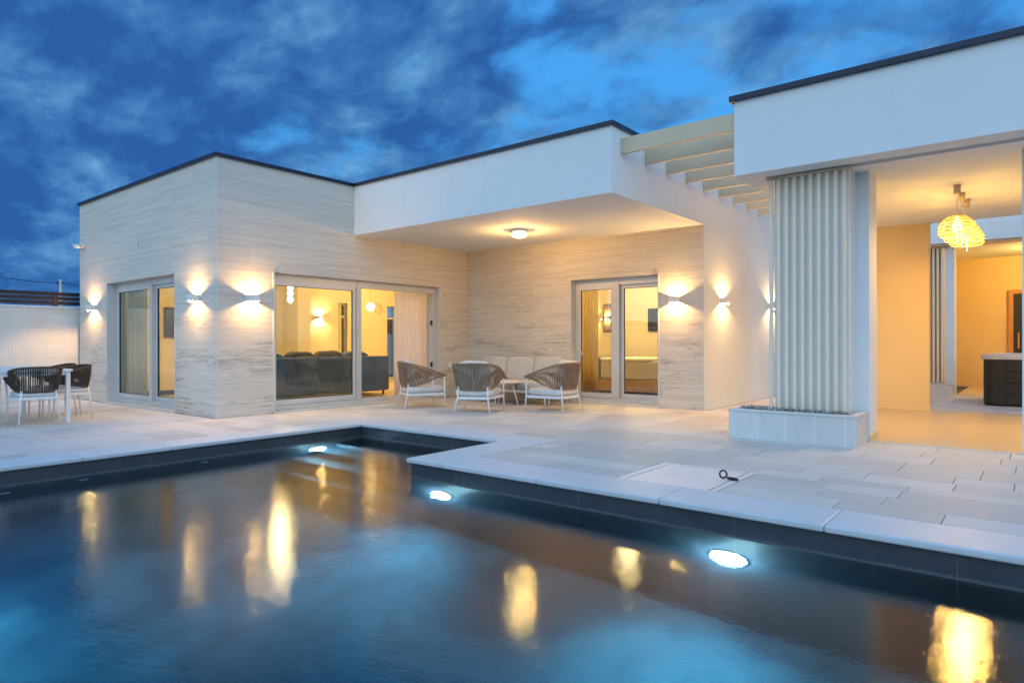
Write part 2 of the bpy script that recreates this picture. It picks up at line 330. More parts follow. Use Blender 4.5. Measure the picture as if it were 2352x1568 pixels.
# ------------------------------------------------------------------ mesh builder
class MB:
    def __init__(s): s.v = []; s.f = []; s.m = []; s.sm = []; s.cm = 0
    def add(s, vs, fs, smooth=False):
        o = len(s.v); s.v += [tuple(x) for x in vs]
        for f in fs: s.f.append([i + o for i in f]); s.m.append(s.cm); s.sm.append(smooth)
        return s
    def box(s, x0, x1, y0, y1, z0, z1, bev=0.0):
        x0, x1 = min(x0, x1), max(x0, x1); y0, y1 = min(y0, y1), max(y0, y1); z0, z1 = min(z0, z1), max(z0, z1)
        if bev > 0:
            bm = bmesh.new(); bmesh.ops.create_cube(bm, size=1)
            for v in bm.verts: v.co = Vector(((x0 + x1) / 2 + v.co.x * (x1 - x0), (y0 + y1) / 2 + v.co.y * (y1 - y0), (z0 + z1) / 2 + v.co.z * (z1 - z0)))
            bmesh.ops.bevel(bm, geom=list(bm.edges), offset=bev, segments=2, profile=0.5, affect='EDGES')
            bm.verts.index_update()
            s.add([v.co for v in bm.verts], [[v.index for v in f.verts] for f in bm.faces]); bm.free(); return s
        v = [(x0, y0, z0), (x1, y0, z0), (x1, y1, z0), (x0, y1, z0), (x0, y0, z1), (x1, y0, z1), (x1, y1, z1), (x0, y1, z1)]
        return s.add(v, [(3, 2, 1, 0), (4, 5, 6, 7), (0, 1, 5, 4), (1, 2, 6, 5), (2, 3, 7, 6), (3, 0, 4, 7)])
    def quad(s, a, b, c, d): return s.add([a, b, c, d], [(0, 1, 2, 3)])
    def tube(s, pts, r, n=8, caps=True, flat=None):
        P = [Vector(p) for p in pts]; rs = r if isinstance(r, (list, tuple)) else [r] * len(P)
        vs = []; fs = []; u = None
        for i, p in enumerate(P):
            a = P[max(i - 1, 0)]; b = P[min(i + 1, len(P) - 1)]; tg = (b - a).normalized()
            if u is None:
                u = tg.orthogonal().normalized() if flat is None else (Vector(flat) - tg * tg.dot(Vector(flat))).normalized()
            else: u = (u - tg * tg.dot(u)).normalized()
            w_ = tg.cross(u)
            for k in range(n):
                an = 2 * math.pi * k / n; vs.append(p + (u * math.cos(an) + w_ * math.sin(an)) * rs[i])
        for i in range(len(P) - 1):
            for k in range(n): fs.append((i * n + k, i * n + (k + 1) % n, (i + 1) * n + (k + 1) % n, (i + 1) * n + k))
        if caps: fs.append(tuple(reversed(range(n)))); fs.append(tuple((len(P) - 1) * n + k for k in range(n)))
        return s.add(vs, fs, n > 4)
    def bar(s, a, b, w_, h, upv=(0, 0, 1)):
        a = Vector(a); b = Vector(b); tg = (b - a).normalized(); u = Vector(upv); u = (u - tg * tg.dot(u))
        if u.length < 1e-4: u = tg.orthogonal()
        u.normalize(); v = tg.cross(u)
        vs = []
        for p in (a, b):
            for i, j in ((-1, -1), (1, -1), (1, 1), (-1, 1)): vs.append(p + v * i * w_ / 2 + u * j * h / 2)
        return s.add(vs, [(3, 2, 1, 0), (4, 5, 6, 7), (0, 1, 5, 4), (1, 2, 6, 5), (2, 3, 7, 6), (3, 0, 4, 7)])
    def lathe(s, prof, c=(0, 0, 0), n=24, axis='z', smooth=True):
        vs = []; fs = []; c = Vector(c)
        for r, h in prof:
            for k in range(n):
                a = 2 * math.pi * k / n
                p = {'z': (r * math.cos(a), r * math.sin(a), h), 'y': (r * math.cos(a), h, r * math.sin(a)), 'x': (h, r * math.cos(a), r * math.sin(a))}[axis]
                vs.append(c + Vector(p))
        for i in range(len(prof) - 1):
            for k in range(n): fs.append((i * n + k, i * n + (k + 1) % n, (i + 1) * n + (k + 1) % n, (i + 1) * n + k))
        fs.append(tuple(range(n))[::-1]); fs.append(tuple((len(prof) - 1) * n + k for k in range(n)))
        return s.add(vs, fs, smooth)
    def pillow(s, c, sx, sy, sz, rot=None, e=0.45, nu=20, nv=12, puff=0.0, seed=0):
        # rounded soft box; half sizes sx, sy, sz
        rnd = random.Random(seed); ph = rnd.random() * 6
        sg = lambda x, p: math.copysign(abs(x) ** p, x)
        vs = []; fs = []; c = Vector(c); rot = rot or Matrix.Identity(3)
        for i in range(nv + 1):
            la = -math.pi / 2 + math.pi * i / nv
            for k in range(nu):
                lo = 2 * math.pi * k / nu
                x = sg(math.cos(la), e) * sg(math.cos(lo), e); y = sg(math.cos(la), e) * sg(math.sin(lo), e); z = sg(math.sin(la), e)
                z *= 1 - puff * (x * x + y * y) / 2
                q = 1 + 0.02 * math.sin(5 * x + 4 * y + ph)
                vs.append(c + rot @ Vector((x * sx * q, y * sy * q, z * sz * q)))
        for i in range(nv):
            for k in range(nu): fs.append((i * nu + k, i * nu + (k + 1) % nu, (i + 1) * nu + (k + 1) % nu, (i + 1) * nu + k))
        return s.add(vs, fs, True)
    def build(s, name, material, parent=None, loc=(0, 0, 0), rz=0):
        me = bpy.data.meshes.new(name); me.from_pydata(s.v, [], s.f)
        ms = material if isinstance(material, (list, tuple)) else [material]
        for x in ms: me.materials.append(M[x] if isinstance(x, str) else x)
        me.polygons.foreach_set('use_smooth', s.sm); me.polygons.foreach_set('material_index', s.m)
        bm = bmesh.new(); bm.from_mesh(me)
        bmesh.ops.recalc_face_normals(bm, faces=bm.faces); bm.to_mesh(me); bm.free()
        o = bpy.data.objects.new(name, me); COL.objects.link(o); o.location = loc; o.rotation_euler = (0, 0, rz)
        if parent: o.parent = parent
        return o
def tag(o, label=None, cat=None, group=None, kind=None):
    if label: o['label'] = label
    if cat: o['category'] = cat
    if group: o['group'] = group
    if kind: o['kind'] = kind
    return o
def thing(name, label, cat, loc=(0, 0, 0), rz=0, group=None):
    o = bpy.data.objects.new(name, None); COL.objects.link(o); o.location = loc; o.rotation_euler = (0, 0, rz); o.empty_display_size = 0.1
    return tag(o, label, cat, group)
def struct(name, mb, m): return tag(mb.build(name, m), kind='structure')
def copy_tree(o, parent=None):
    c = o.copy(); COL.objects.link(c); c.parent = parent
    for ch in list(o.children): copy_tree(ch, c)
    return c
def place(proto, first, loc, rz, label):
    o = proto if first else copy_tree(proto)
    o.location = loc; o.rotation_euler = (0, 0, rz); o['label'] = label
    return o
def lamp(name, kind, loc, power, color, parent, radius=0.03, **kw):
    l = bpy.data.lights.new(name, kind); l.energy = power; l.color = color
    if kind in ('POINT', 'SPOT'): l.shadow_soft_size = radius
    for k, v in kw.items(): setattr(l, k, v)
    o = bpy.data.objects.new(name, l); COL.objects.link(o); o.location = loc
    if parent: o.parent = parent
    return o
WARM = (1.0, 0.66, 0.33)

# ------------------------------------------------------------------ key dimensions (metres)
XB, YC, YW, XW, XL = -9.349, 4.72, 10.079, -4.19, -14.84
ZR, ZS, YF = 3.84, 2.985, 7.186
XA, YA = -2.705, 7.375
PXL, PXR, PYB, PYF, PY0, PX1 = -7.21, -4.66, 5.66, 4.24, 0.25, 5.0
CW = 0.43; ZWAT = -0.18; ZFL = -1.6

# ------------------------------------------------------------------ ground, terrace, pool
def ringcells(xs, ys, inside): 
    for i in range(len(xs) - 1):
        for j in range(len(ys) - 1):
            cx_, cy_ = (xs[i] + xs[i + 1]) / 2, (ys[j] + ys[j + 1]) / 2
            if not inside(cx_, cy_): yield xs[i], xs[i + 1], ys[j], ys[j + 1]
def in_pool(x, y): return PXL < x < PX1 and PY0 < y < PYF or PXL < x < PXR and PYF <= y < PYB
gb = MB()
for a, b_, c, e in ringcells([-900, PXL, PXR, PX1, 900], [-900, PY0, PYF, PYB, 900], in_pool):
    gb.quad((a, c, -0.035), (b_, c, -0.035), (b_, e, -0.035), (a, e, -0.035))
struct('ground', gb, 'earth')

pb = MB()
regions = [(-14.98, PXL - CW, -3.0, 4.70), (XB + .01, PXL - CW, 4.70, PYB + CW), (XB + .01, XW + .2, PYB + CW, YW + .1),
           (PXR + CW + 0.012, XW + .2, PYF + CW, PYB + CW), (XW + .2, 5.6, PYF + CW, YW + .1), (XW + .01, 5.6, YW + .1, 16.6)]
hatch = (-2.70, -1.86, PYF + CW, 5.56)
tints = []
def slab(x0, x1, y0, y1):
    if x1 - x0 < 0.02 or y1 - y0 < 0.02: return
    gx = random.choice((0.001, 0.0014, 0.002, 0.003) if x0 > -4.3 and y0 > 4.6 else (0.0008, 0.001, 0.0014, 0.0025)); gy = 0.0010
    z = random.uniform(-0.0006, 0.0006)
    n0 = len(pb.f)
    a, b_, c, e = x0 + gx, x1 - gx, y0 + gy, y1 - gy; q = 0.0025
    pb.add([(a, c, z - 0.004), (b_, c, z - 0.004), (b_, e, z - 0.004), (a, e, z - 0.004), (a + q, c + q, z), (b_ - q, c + q, z), (b_ - q, e - q, z), (a + q, e - q, z),
            (a, c, -0.03), (b_, c, -0.03), (b_, e, -0.03), (a, e, -0.03)],
           [(4, 5, 6, 7), (0, 1, 5, 4), (1, 2, 6, 5), (2, 3, 7, 6), (3, 0, 4, 7), (8, 9, 1, 0), (9, 10, 2, 1), (10, 11, 3, 2), (11, 8, 0, 3)])
    c_ = (random.random(), random.random(), random.random(), 1)
    tints.extend([c_] * (len(pb.f) - n0))
y = -3.0
cuts = sorted({r[2] for r in regions} | {r[3] for r in regions} | {hatch[2], hatch[3]})
ci = 0
while y < 16.5:
    h = random.choice((0.22, 0.30, 0.30, 0.40, 0.40, 0.50))
    y1 = y + h
    for c in cuts:
        if y + 0.001 < c < y1 + 0.12: y1 = c; break
    ym = (y + y1) / 2
    for (a, b_, c, e) in regions:
        if not (c <= ym <= e): continue
        spans = [(a, b_)]
        if hatch[2] < ym < hatch[3] and a < hatch[0] < b_: spans = [(a, hatch[0]), (hatch[1], b_)]
        for (p, q) in spans:
            x = p
            while x < q - 0.02:
                L = random.choice((0.4, 0.5, 0.6, 0.6, 0.8)) + random.uniform(-.03, .03)
                x1 = x + L
                if q - x1 < 0.25: x1 = q
                slab(x, x1, y, y1); x = x1
    y = y1
terr = struct('terrace', pb, 'paving')
ca_ = terr.data.color_attributes.new('tint', 'FLOAT_COLOR', 'CORNER')
for i, poly in enumerate(terr.data.polygons):
    for li in poly.loop_indices: ca_.data[li].color = tints[i]

# coping stones
kb = MB(); tints2 = []
def stone(x0, x1, y0, y1):
    n0 = len(kb.f); kb.box(x0 + .0012, x1 - .0012, y0 + .0012, y1 - .0012, -0.036, 0.008, bev=0.011)
    c_ = (0.75 + 0.25 * random.random(), random.random(), random.random(), 1); tints2.extend([c_] * (len(kb.f) - n0))
def run(a, b_, n, f):
    for i in range(n): f(a + (b_ - a) * i / n, a + (b_ - a) * (i + 1) / n)
ov = 0.035
run(PY0 - CW, PYB - ov, 7, lambda a, b_: stone(PXL - CW, PXL + ov, a, b_))
stone(PXL - CW, PXL + ov, PYB - ov, PYB + CW)
run(PXL + ov, PXR - ov, 3, lambda a, b_: stone(a, b_, PYB - ov, PYB + CW))
stone(PXR - ov, PXR + CW, PYB - ov, PYB + CW)
run(PYF + CW, PYB - ov, 1, lambda a, b_: stone(PXR - ov, PXR + CW, a, b_))
stone(PXR - ov, PXR + CW, PYF - ov, PYF + CW)
run(PXR + CW, PX1 + CW, 9, lambda a, b_: stone(a, b_, PYF - ov, PYF + CW))
run(PXL + ov, PX1 + CW, 12, lambda a, b_: stone(a, b_, PY0 - CW, PY0 + ov))
run(PY0 + ov, PYF - ov, 4, lambda a, b_: stone(PX1 - ov, PX1 + CW, a, b_))
cop = struct('pool_coping', kb, 'coping')
ca_ = cop.data.color_attributes.new('tint', 'FLOAT_COLOR', 'CORNER')
for i, poly in enumerate(cop.data.polygons):
    for li in poly.loop_indices: ca_.data[li].color = tints2[i]

# basin
wb = MB(); zt = -0.037
def vq(x0, y0, x1, y1, z0=ZFL, z1=zt): wb.quad((x0, y0, z0), (x1, y1, z0), (x1, y1, z1), (x0, y0, z1))
vq(PXL, PY0, PXL, PYB); vq(PXL, PYB, PXR, PYB); vq(PXR, PYB, PXR, PYF); vq(PXR, PYF, PX1, PYF); vq(PX1, PYF, PX1, PY0); vq(PX1, PY0, PXL, PY0)
wb.cm = 1
wb.quad((PXL, PY0, ZFL), (PX1, PY0, ZFL), (PX1, PYF, ZFL), (PXL, PYF, ZFL)); wb.quad((PXL, PYF, ZFL), (PXR, PYF, ZFL), (PXR, PYB, ZFL), (PXL, PYB, ZFL))
struct('pool_basin', wb, ['tile', 'pfloor'])
sb = MB()
for i, (yy, zz) in enumerate([(5.24, -0.42), (4.90, -0.68), (4.56, -0.94), (4.22, -1.20)]):
    y1 = [PYB, 5.24, 4.90, 4.56][i]
    sb.box(PXL + .002, (PXR - .002), yy + 0.002, y1, ZFL + .002, zz, bev=0.006)
tag(struct('pool_steps', sb, 'tile'))
wa = MB(); e_ = .012
out_ = [(PXL - e_, PY0 - e_), (PX1 + e_, PY0 - e_), (PX1 + e_, PYF + e_), (PXR + e_, PYF + e_), (PXR + e_, PYB + e_), (PXL - e_, PYB + e_)]
n_ = len(out_)
wa.add([(x, y_, ZWAT) for x, y_ in out_] + [(x, y_, ZFL - e_) for x, y_ in out_], [tuple(range(n_)), tuple(range(2 * n_ - 1, n_ - 1, -1))] + [(i, i + n_, (i + 1) % n_ + n_, (i + 1) % n_) for i in range(n_)])
struct('pool_water', wa, 'water')

# ------------------------------------------------------------------ the villa
def wall(mb, axis, c0, c1, s0, s1, z0, z1, holes):
    """solid wall between planes c0..c1, running s0..s1, with rectangular holes (s,s,z,z)"""
    def bx(a, b_, c, e):
        if b_ - a < 1e-4 or e - c < 1e-4: return
        if axis == 'x': mb.box(a, b_, c0, c1, c, e)
        else: mb.box(c0, c1, a, b_, c, e)
    x = s0
    for (a, b_, c, e) in sorted(holes):
        bx(x, a, z0, z1); bx(a, b_, z0, c); bx(a, b_, e, z1); x = b_
    bx(x, s1, z0, z1)
villa = thing('villa', 'flat roofed villa with pale travertine cladding and white roof overhang, left of the pergola', 'house', (XB, YC, 0))
def vp(name, mb, m, parent=None):          # a part of the villa, given in world coordinates
    o = mb.build(name, m, parent or villa)
    o.location = (0, 0, 0)
    p = parent or villa
    o.matrix_parent_inverse = Matrix.Translation(-Vector(villa.location)) if p is villa else Matrix.Identity(4)
    return o
D1 = (-13.465, -10.69, 0.03, 2.21); D3 = (5.63, 9.27, 0.03, 2.21); D2 = (-6.75, -4.978, 0.03, 2.245)
m_ = MB()
wall(m_, 'x', YC, YC + .35, XL, XB - .35, 0, ZR, [D1])
wall(m_, 'y', XB - .35, XB, YC, YF, 0, ZR, [(D3[0], YF, D3[2], D3[3])])
wall(m_, 'y', XB - .35, XB, YF, YW, 0, ZS, [(YF, D3[1], D3[2], D3[3])])
wall(m_, 'x', YW, YW + .35, XB - .35, XW - .004, 0, ZS, [D2])
m_.box(XL, XL + .35, YC + .35, 16, 0, ZR) if 0 else None
wall(m_, 'y', XL, XL + .30, YC + .35, 16, 0, ZR, [(10.55, 11.0, 0.05, 2.2), (12.2, 12.75, 0.05, 2.2)])
vp('stone_wall', m_, 'stone')
for (x, y_) in ((XB, YC), (XW - .004, YW)):      # corner profiles of the cladding
    m_ = MB(); m_.box(x - .012, x + .003, y_ - .003, y_ + .012, 0.0, ZR if y_ == YC else ZS); vp('corner_trim', m_, 'alu')
m_ = MB()   # roof slab with the overhang over the porch
m_.box(XB + .002, XW, YF, YW - .0, ZS, ZR); m_.box(XB - .35, XW, YW, 16, ZS, ZR); m_.box(XL + .31, XB - .35, YC + .36, 16, 3.1, ZR - .02)
m_.box(XB - .35, XB + .001, YF, YW, ZS, ZR - .02)
vp('roof_overhang', m_, 'render')
m_ = MB(); m_.box(XW - .35, XW, YW + .002, 16, 0.0, ZS)
m_.box(XL + .3, XW - .35, 15.7, 16, 0, ZS)
vp('rendered_wall', m_, 'render')
m_ = MB()   # dark roof edge
e0, e1 = ZR, ZR + .042; oh = .035
m_.box(XL - oh, XB + oh, YC - oh, YC + .20, e0, e1); m_.box(XB - .2, XB + oh, YC + .20, YF - oh, e0, e1)
m_.box(XB - .2, XW + oh, YF - oh, YF + .2, e0, e1); m_.box(XW - .2, XW + oh, YF + .2, 16, e0, e1)
m_.box(XL - oh, XL + .2, YC + .2, 16, e0, e1)
for a in ((XL - oh, XB + oh, YC - oh, YC - oh + .012), (XB + oh - .012, XB + oh, YC - oh, YF - oh), (XB + oh, XW + oh, YF - oh, YF - oh + .012), (XW + oh - .012, XW + oh, YF - oh, 16)):
    m_.box(a[0], a[1], a[2], a[3], ZR - .012, ZR - .0005)
vp('roof_edge', m_, 'dark')
# rooms
IX0, IX1 = XL + .30, XB - .35
m_ = MB()
m_.box(IX0 + .002, IX1 - .002, YC + .352, 15.69, -.02, 0.03); vp('living_room_floor', m_, 'floor')
m_ = MB(); m_.box(IX1 + .1, XW - .352, YW + .352, 15.69, -.02, 0.03); vp('bedroom_floor', m_, 'woodfloor')
m_ = MB()
wall(m_, 'y', IX0 + .002, IX0 + .02, YC + .36, 15.68, 0.03, 2.75, [(10.62, 10.93, 0.05, 2.17), (12.30, 12.65, 0.05, 2.15)])
m_.box(IX0 + .03, IX1 - .004, 13.6, 13.75, 0.03, 2.75)
wall(m_, 'x', YC + .352, YC + .37, IX0 + .03, IX1 - .02, 0.03, 2.75, [(D1[0], D1[1], 0.03, 2.21)])
wall(m_, 'y', IX1 - .02, IX1 - .003, YC + .38, 13.5, 0.03, 2.75, [(D3[0], D3[1], 0.03, 2.21)])
m_.box(-12.9, IX0 + .03, 9.30, 9.42, 0.03, 2.75) if 0 else None
m_.box(IX0 + .03, IX0 + .62, 9.02, 9.38, 0.03, 2.75)
vp('living_room_wall', m_, 'cream')
m_ = MB()
m_.box(IX1 + .02, XW - .37, 14.3, 14.4, 0.03, 2.75); m_.box(IX1 + .02, IX1 + .1, YW + .36, 14.3, .03, 2.75); m_.box(XW - .37, XW - .352, YW + .36, 14.3, .03, 2.75)
wall(m_, 'x', YW + .352, YW + .365, IX1 + .1, XW - .37, .03, 2.75, [(D2[0], D2[1], .03, 2.245)])
vp('bedroom_wall', m_, 'cream')
m_ = MB(); m_.box(IX0 + .002, IX1 - .002, YC + .352, 15.69, 2.75, 2.8); m_.box(IX1 + .02, XW - .352, YW + .352, 15.69, 2.75, 2.8); vp('room_ceiling', m_, 'ceil')

def sliding_door(axis, c, s0, s1, z0, z1, mull, panes, depth=.07, out=-1, head=.11, foot=.12):
    """frame set back in its opening; panes = list of (s0,s1,offset,open)"""
    fr = MB(); sgn = 1
    def bx(mb, a, b_, o0, o1, lo, hi):
        if axis == 'x': mb.box(a, b_, c + o0, c + o1, lo, hi)
        else: mb.box(c - o1, c - o0, a, b_, lo, hi)
    fw = .055
    bx(fr, s0, s0 + fw, 0, depth + .06, z0, z1); bx(fr, s1 - fw, s1, 0, depth + .06, z0, z1)
    bx(fr, s0 + fw, s1 - fw, 0, depth + .06, z1 - head, z1); bx(fr, s0 + fw, s1 - fw, 0, depth + .06, z0, z0 + foot * .55)
    for k in (0.022, 0.05): bx(fr, s0 + fw, s1 - fw, k - .004, k + .004, z0 + foot * .55, z0 + foot * .55 + .012)
    d_ = vp('sliding_door', fr, 'alu')
    if mull:
        mm = MB(); bx(mm, mull - .045, mull + .045, -.012, depth + .05, z0 + foot * .55, z1 - .002); 
        bx(mm, mull - .006, mull + .006, -.017, -.012, z0 + .1, z1 - .02)
        vp('mullion', mm, 'alu', d_)
    for (a, b_, off, op) in panes:
        sf = MB(); w_ = .062; lo, hi = z0 + foot * .55 + .012, z1 - head
        bx(sf, a, a + w_, off, off + .04, lo, hi); bx(sf, b_ - w_, b_, off, off + .04, lo, hi)
        bx(sf, a + w_, b_ - w_, off, off + .04, hi - w_, hi); bx(sf, a + w_, b_ - w_, off, off + .04, lo, lo + w_ + .02)
        so = vp('sash', sf, 'alu', d_)
        sl = MB(); q = .008
        bx(sl, a + w_, a + w_ + q, off + .008, off + .03, lo + w_ + .02, hi - w_); bx(sl, b_ - w_ - q, b_ - w_, off + .008, off + .03, lo + w_ + .02, hi - w_)
        bx(sl, a + w_ + q, b_ - w_ - q, off + .008, off + .03, hi - w_ - q, hi - w_); bx(sl, a + w_ + q, b_ - w_ - q, off + .008, off + .03, lo + w_ + .02, lo + w_ + .02 + q)
        vp('seal', sl, 'seal', d_)
        gl = MB(); g0 = off + .02
        A = (a + w_ + q, lo + w_ + .02 + q); B = (b_ - w_ - q, hi - w_ - q)
        if axis == 'x': gl.quad((A[0], c + g0, A[1]), (B[0], c + g0, A[1]), (B[0], c + g0, B[1]), (A[0], c + g0, B[1]))
        else: gl.quad((c - g0, A[0], A[1]), (c - g0, B[0], A[1]), (c - g0, B[0], B[1]), (c - g0, A[0], B[1]))
        vp('pane', gl, 'glass', d_)
    return d_
d1 = sliding_door('x', YC + .16, D1[0], D1[1], .03, D1[3], -11.95, [(D1[0] + .06, -11.99, .0, 0), (-11.90, D1[1] - .06, .05, 0)], head=.10)
d3 = sliding_door('y', XB - .13, D3[0], D3[1], .03, D3[3], 7.37, [(D3[0] + .06, 7.31, .0, 0)], head=.12)
d2 = sliding_door('x', YW + .16, D2[0], D2[1], .03, D2[3], -5.87, [(D2[0] + .06, -5.92, .0, 0), (-5.82, D2[1] - .06, .05, 0)], head=.12)
m_ = MB(); m_.box(XB - .215, XB - .175, 7.43, 7.475, .12, 2.08); vp('sliding_leaf_edge', m_, 'alu', d3)
for z_ in (.62, 1.45):
    m_ = MB(); m_.box(XB - .165, XB - .130, 9.17, 9.20, z_, z_ + .10); vp('strike_plate', m_, 'seal', d3)
m_ = MB(); m_.tube([(D2[0] + .10, YW + .15, 1.02), (D2[0] + .10, YW + .10, 1.02), (D2[0] + .13, YW + .09, .98), (D2[0] + .22, YW + .09, .86)], .009); vp('handle', m_, 'wmetal', d2)
# pale reveals of the openings and marble sills
for bx_ in ((D1[0] - .003, D1[0] + .012, YC - .004, YC + .16, .03, D1[3]), (D1[1] - .012, D1[1] + .003, YC - .004, YC + .16, .03, D1[3]),
            (XB - .13, XB + .012, D3[0] - .012, D3[0] + .012, .03, D3[3]), (XB - .13, XB + .004, D3[1] - .012, D3[1] + .003, .03, D3[3]),
            (D2[1] - .012, D2[1] + .012, YW - .012, YW + .16, .03, D2[3]), (D2[0] - .003, D2[0] + .012, YW - .004, YW + .16, .03, D2[3])):
    m_ = MB(); m_.box(*bx_); vp('reveal_trim', m_, 'alu')
for bx_ in ((D1[0] - .06, D1[1], YC - .02, YC + .16, .0, .029), (XB - .13, XB + .02, D3[0], D3[1], .0, .029), (D2[0], D2[1], YW - .02, YW + .16, .0, .029)):
    m_ = MB(); m_.box(*bx_); vp('door_sill', m_, 'alu')
# back windows of the living room
for (a, b_) in ((10.62, 10.93), (12.30, 12.65)):
    m_ = MB(); x = IX0 - .12
    m_.box(x - .03, x + .03, a - .07, a, .05, 2.2); m_.box(x - .03, x + .03, b_, b_ + .07, .05, 2.2); m_.box(x - .03, x + .03, a, b_, 2.13, 2.2); m_.box(x - .03, x + .03, a, b_, .05, .12); m_.box(x - .03, x + .03, a, b_, 1.78, 1.83)
    wn = vp('window', m_, 'alu')
    m_ = MB(); m_.quad((x, a, .12), (x, b_, .12), (x, b_, 2.13), (x, a, 2.13)); vp('pane', m_, 'glass', wn)

# ------------------------------------------------------------------ the covered pavilion on the right
pav = thing('pavilion', 'open white pavilion with thick flat roof and yellow lit passage, right of the pergola', 'pavilion', (XA, YA, 0))
def pp(name, mb, m, parent=None):
    o = mb.build(name, m, parent or pav)
    o.matrix_parent_inverse = Matrix.Translation(-Vector(pav.location)) if not parent else Matrix.Identity(4)
    return o
YCO, XCO = 8.105, -1.473
m_ = MB()
gy0, gy1 = 7.66, 7.80          # groove in the soffit in line with the slats
m_.box(XA, 6, YA, gy0, ZS, ZR - .01); m_.box(XA, -2.46, gy0, gy1, ZS, ZR - .01); m_.box(-2.46, 6, gy0, gy1, ZS + .05, ZR - .01); m_.box(XA, 6, gy1, 12.35, ZS, ZR - .01)
pp('roof', m_, 'render')
m_ = MB(); e0 = ZR - .008; e1 = ZR + .044
m_.box(XA - .045, 6, YA - .045, YA + .2, e0, e1); m_.box(XA - .045, XA + .2, YA + .2, 12.4, e0, e1)
m_.box(XA - .045, 6, YA - .045, YA - .03, e0 - .009, e0 - .001); m_.box(XA - .045, XA - .03, YA - .03, 12.4, e0 - .009, e0 - .001)
pp('roof_edge', m_, 'dark')
m_ = MB(); m_.box(-2.45, XCO, YCO, YCO + .42, 0, ZS); pp('column', m_, 'render')
m_ = MB(); m_.box(-.14, .6, YCO, YCO + .42, 0, ZS); pp('column', m_, 'render')
m_ = MB(); m_.box(-2.9, -1.375, 12.225, 12.42, 0, ZS); pp('back_wall', m_, 'lamp_tinted')
m_ = MB(); m_.box(-2.9, -1.375 + .012, 12.21, 12.43, 0.006, .075); pp('skirting', m_, 'lamp_tinted')
m_ = MB(); m_.box(XCO, XCO + .012, YCO - .002, YCO + .43, .0, .075); pp('skirting', m_, 'lamp_tinted')
m_ = MB(); m_.box(XCO, -.14, YCO - .03, YCO + .0, .0, .010); pp('threshold', m_, 'alu')
m_ = MB(); m_.box(-2.9, 6, YCO + .0, 12.42, .001, .006); m_.box(-1.36, 6, 16.55, 19.5, .001, .006); pp('floor', m_, 'floor')
# the second covered room beyond the small yard
m_ = MB(); m_.box(-1.95, 6, 15.83, 16.0, 3.10, 3.9); m_.box(-1.95, 6, 16.0, 19.7, 3.12, 3.9); m_.box(-1.535, -1.37, 16.05, 16.5, 0, 3.12); m_.box(-3.2, -1.95, 15.83, 19.7, 0, 3.9)
pp('rear_roof', m_, 'render')
m_ = MB(); m_.box(-1.95, 6, 15.9, 16.3, 3.06, 3.10); pp('screen_track', m_, 'beige')
m_ = MB(); m_.box(-1.95, 6, 19.5, 19.7, 0, 3.12); m_.box(-1.95, -1.60, 16.5, 19.5, 0, 3.12); m_.box(1.5, 1.6, 16.5, 19.5, 0, 3.12); m_.box(-1.6, 1.5, 19.47, 19.5, 0, .08); pp('rear_wall', m_, 'lamp_tinted')
# door with orange frame
m_ = MB(); m_.box(-.59, -.50, 19.42, 19.49, .006, 2.32); m_.box(.45, .54, 19.42, 19.49, .006, 2.32); m_.box(-.5, .45, 19.42, 19.49, 2.23, 2.32)
sd = pp('door', m_, 'woodor')
m_ = MB(); m_.box(-.5, .45, 19.44, 19.47, .006, 2.23); pp('door_leaf', m_, 'black', sd)
m_ = MB(); m_.box(-.42, -.385, 19.38, 19.41, .94, 1.31, bev=.006); m_.box(-.412, -.393, 19.40, 19.44, .98, 1.01); m_.box(-.412, -.393, 19.40, 19.44, 1.24, 1.27); pp('handle', m_, 'woodor', sd)

# slat screens
def slat_screen(label, x0, n, pitch, y_, z0, z1, track):
    r = thing('slat_screen', label, 'screen', (x0, y_, z0), group='vertical beige slat screens')
    for i in range(n):
        b = MB(); b.box(-.020, .020, -.0, .022, 0, z1 - z0 - .03, bev=.002); o = b.build('slat', 'slat', r); o.location = (i * pitch, 0, 0)
    b = MB(); b.box(-.04, track, -.015, .044, z1 - z0 - .03, z1 - z0); b.build('top_rail', 'beige', r)
    b = MB(); b.box(-.03, (n - 1) * pitch + .03, .0225, .04, 0.0, .012); b.build('bottom_rail', 'beige', r)
    return r
slat_screen('beige vertical slats standing on the stone planter in front of the white column', -2.405, 10, .0855, 7.70, .352, ZS - .003, (9 * .0855 + .06))
slat_screen('narrow rear slat screen in shade beyond the small yard', -1.80, 4, .075, 16.02, .26, 3.055, .27)
b = MB(); b.box(-2.372, -1.60, 7.745, YCO - .001, .25, ZS - .0); pp('added_gap_panel', b, 'render')  # white panel added close behind the slats to brighten their gaps
# planters
def planter(label, x0, x1, y0, y1, h):
    r = thing('stone_planter', label, 'planter', (x0, y0, 0), group='pale stone planters')
    b = MB(); w_, d_ = x1 - x0, y1 - y0
    b.box(0, w_, 0, .04, 0, h - .025); b.box(0, w_, d_ - .04, d_, 0, h - .025); b.box(0, .04, .04, d_ - .04, 0, h - .025); b.box(w_ - .04, w_, .04, d_ - .04, 0, h - .025)
    b.build('side_panel', 'slab', r)
    b = MB(); q = .07
    b.box(-.012, w_ + .012, -.012, q, h - .025, h, bev=.004); b.box(-.012, w_ + .012, d_ - q, d_, h - .025, h, bev=.004); b.box(-.012, q, q, d_ - q, h - .025, h); b.box(w_ - q, w_ + .012, q, d_ - q, h - .025, h)
    b.build('top_rim', 'slab', r)
    b = MB(); b.box(q - .02, w_ - q + .02, q - .02, d_ - q + .02, 0.05, h - .028); b.build('soil', 'earth', r)
    return r
planter('long low stone planter with pebbles under the front slat screen', -2.82, -1.487, 7.50, 8.10, .335)
planter('small stone planter in the shade beyond the yard', -1.88, -1.385, 15.93, 16.03 + .2, .25)
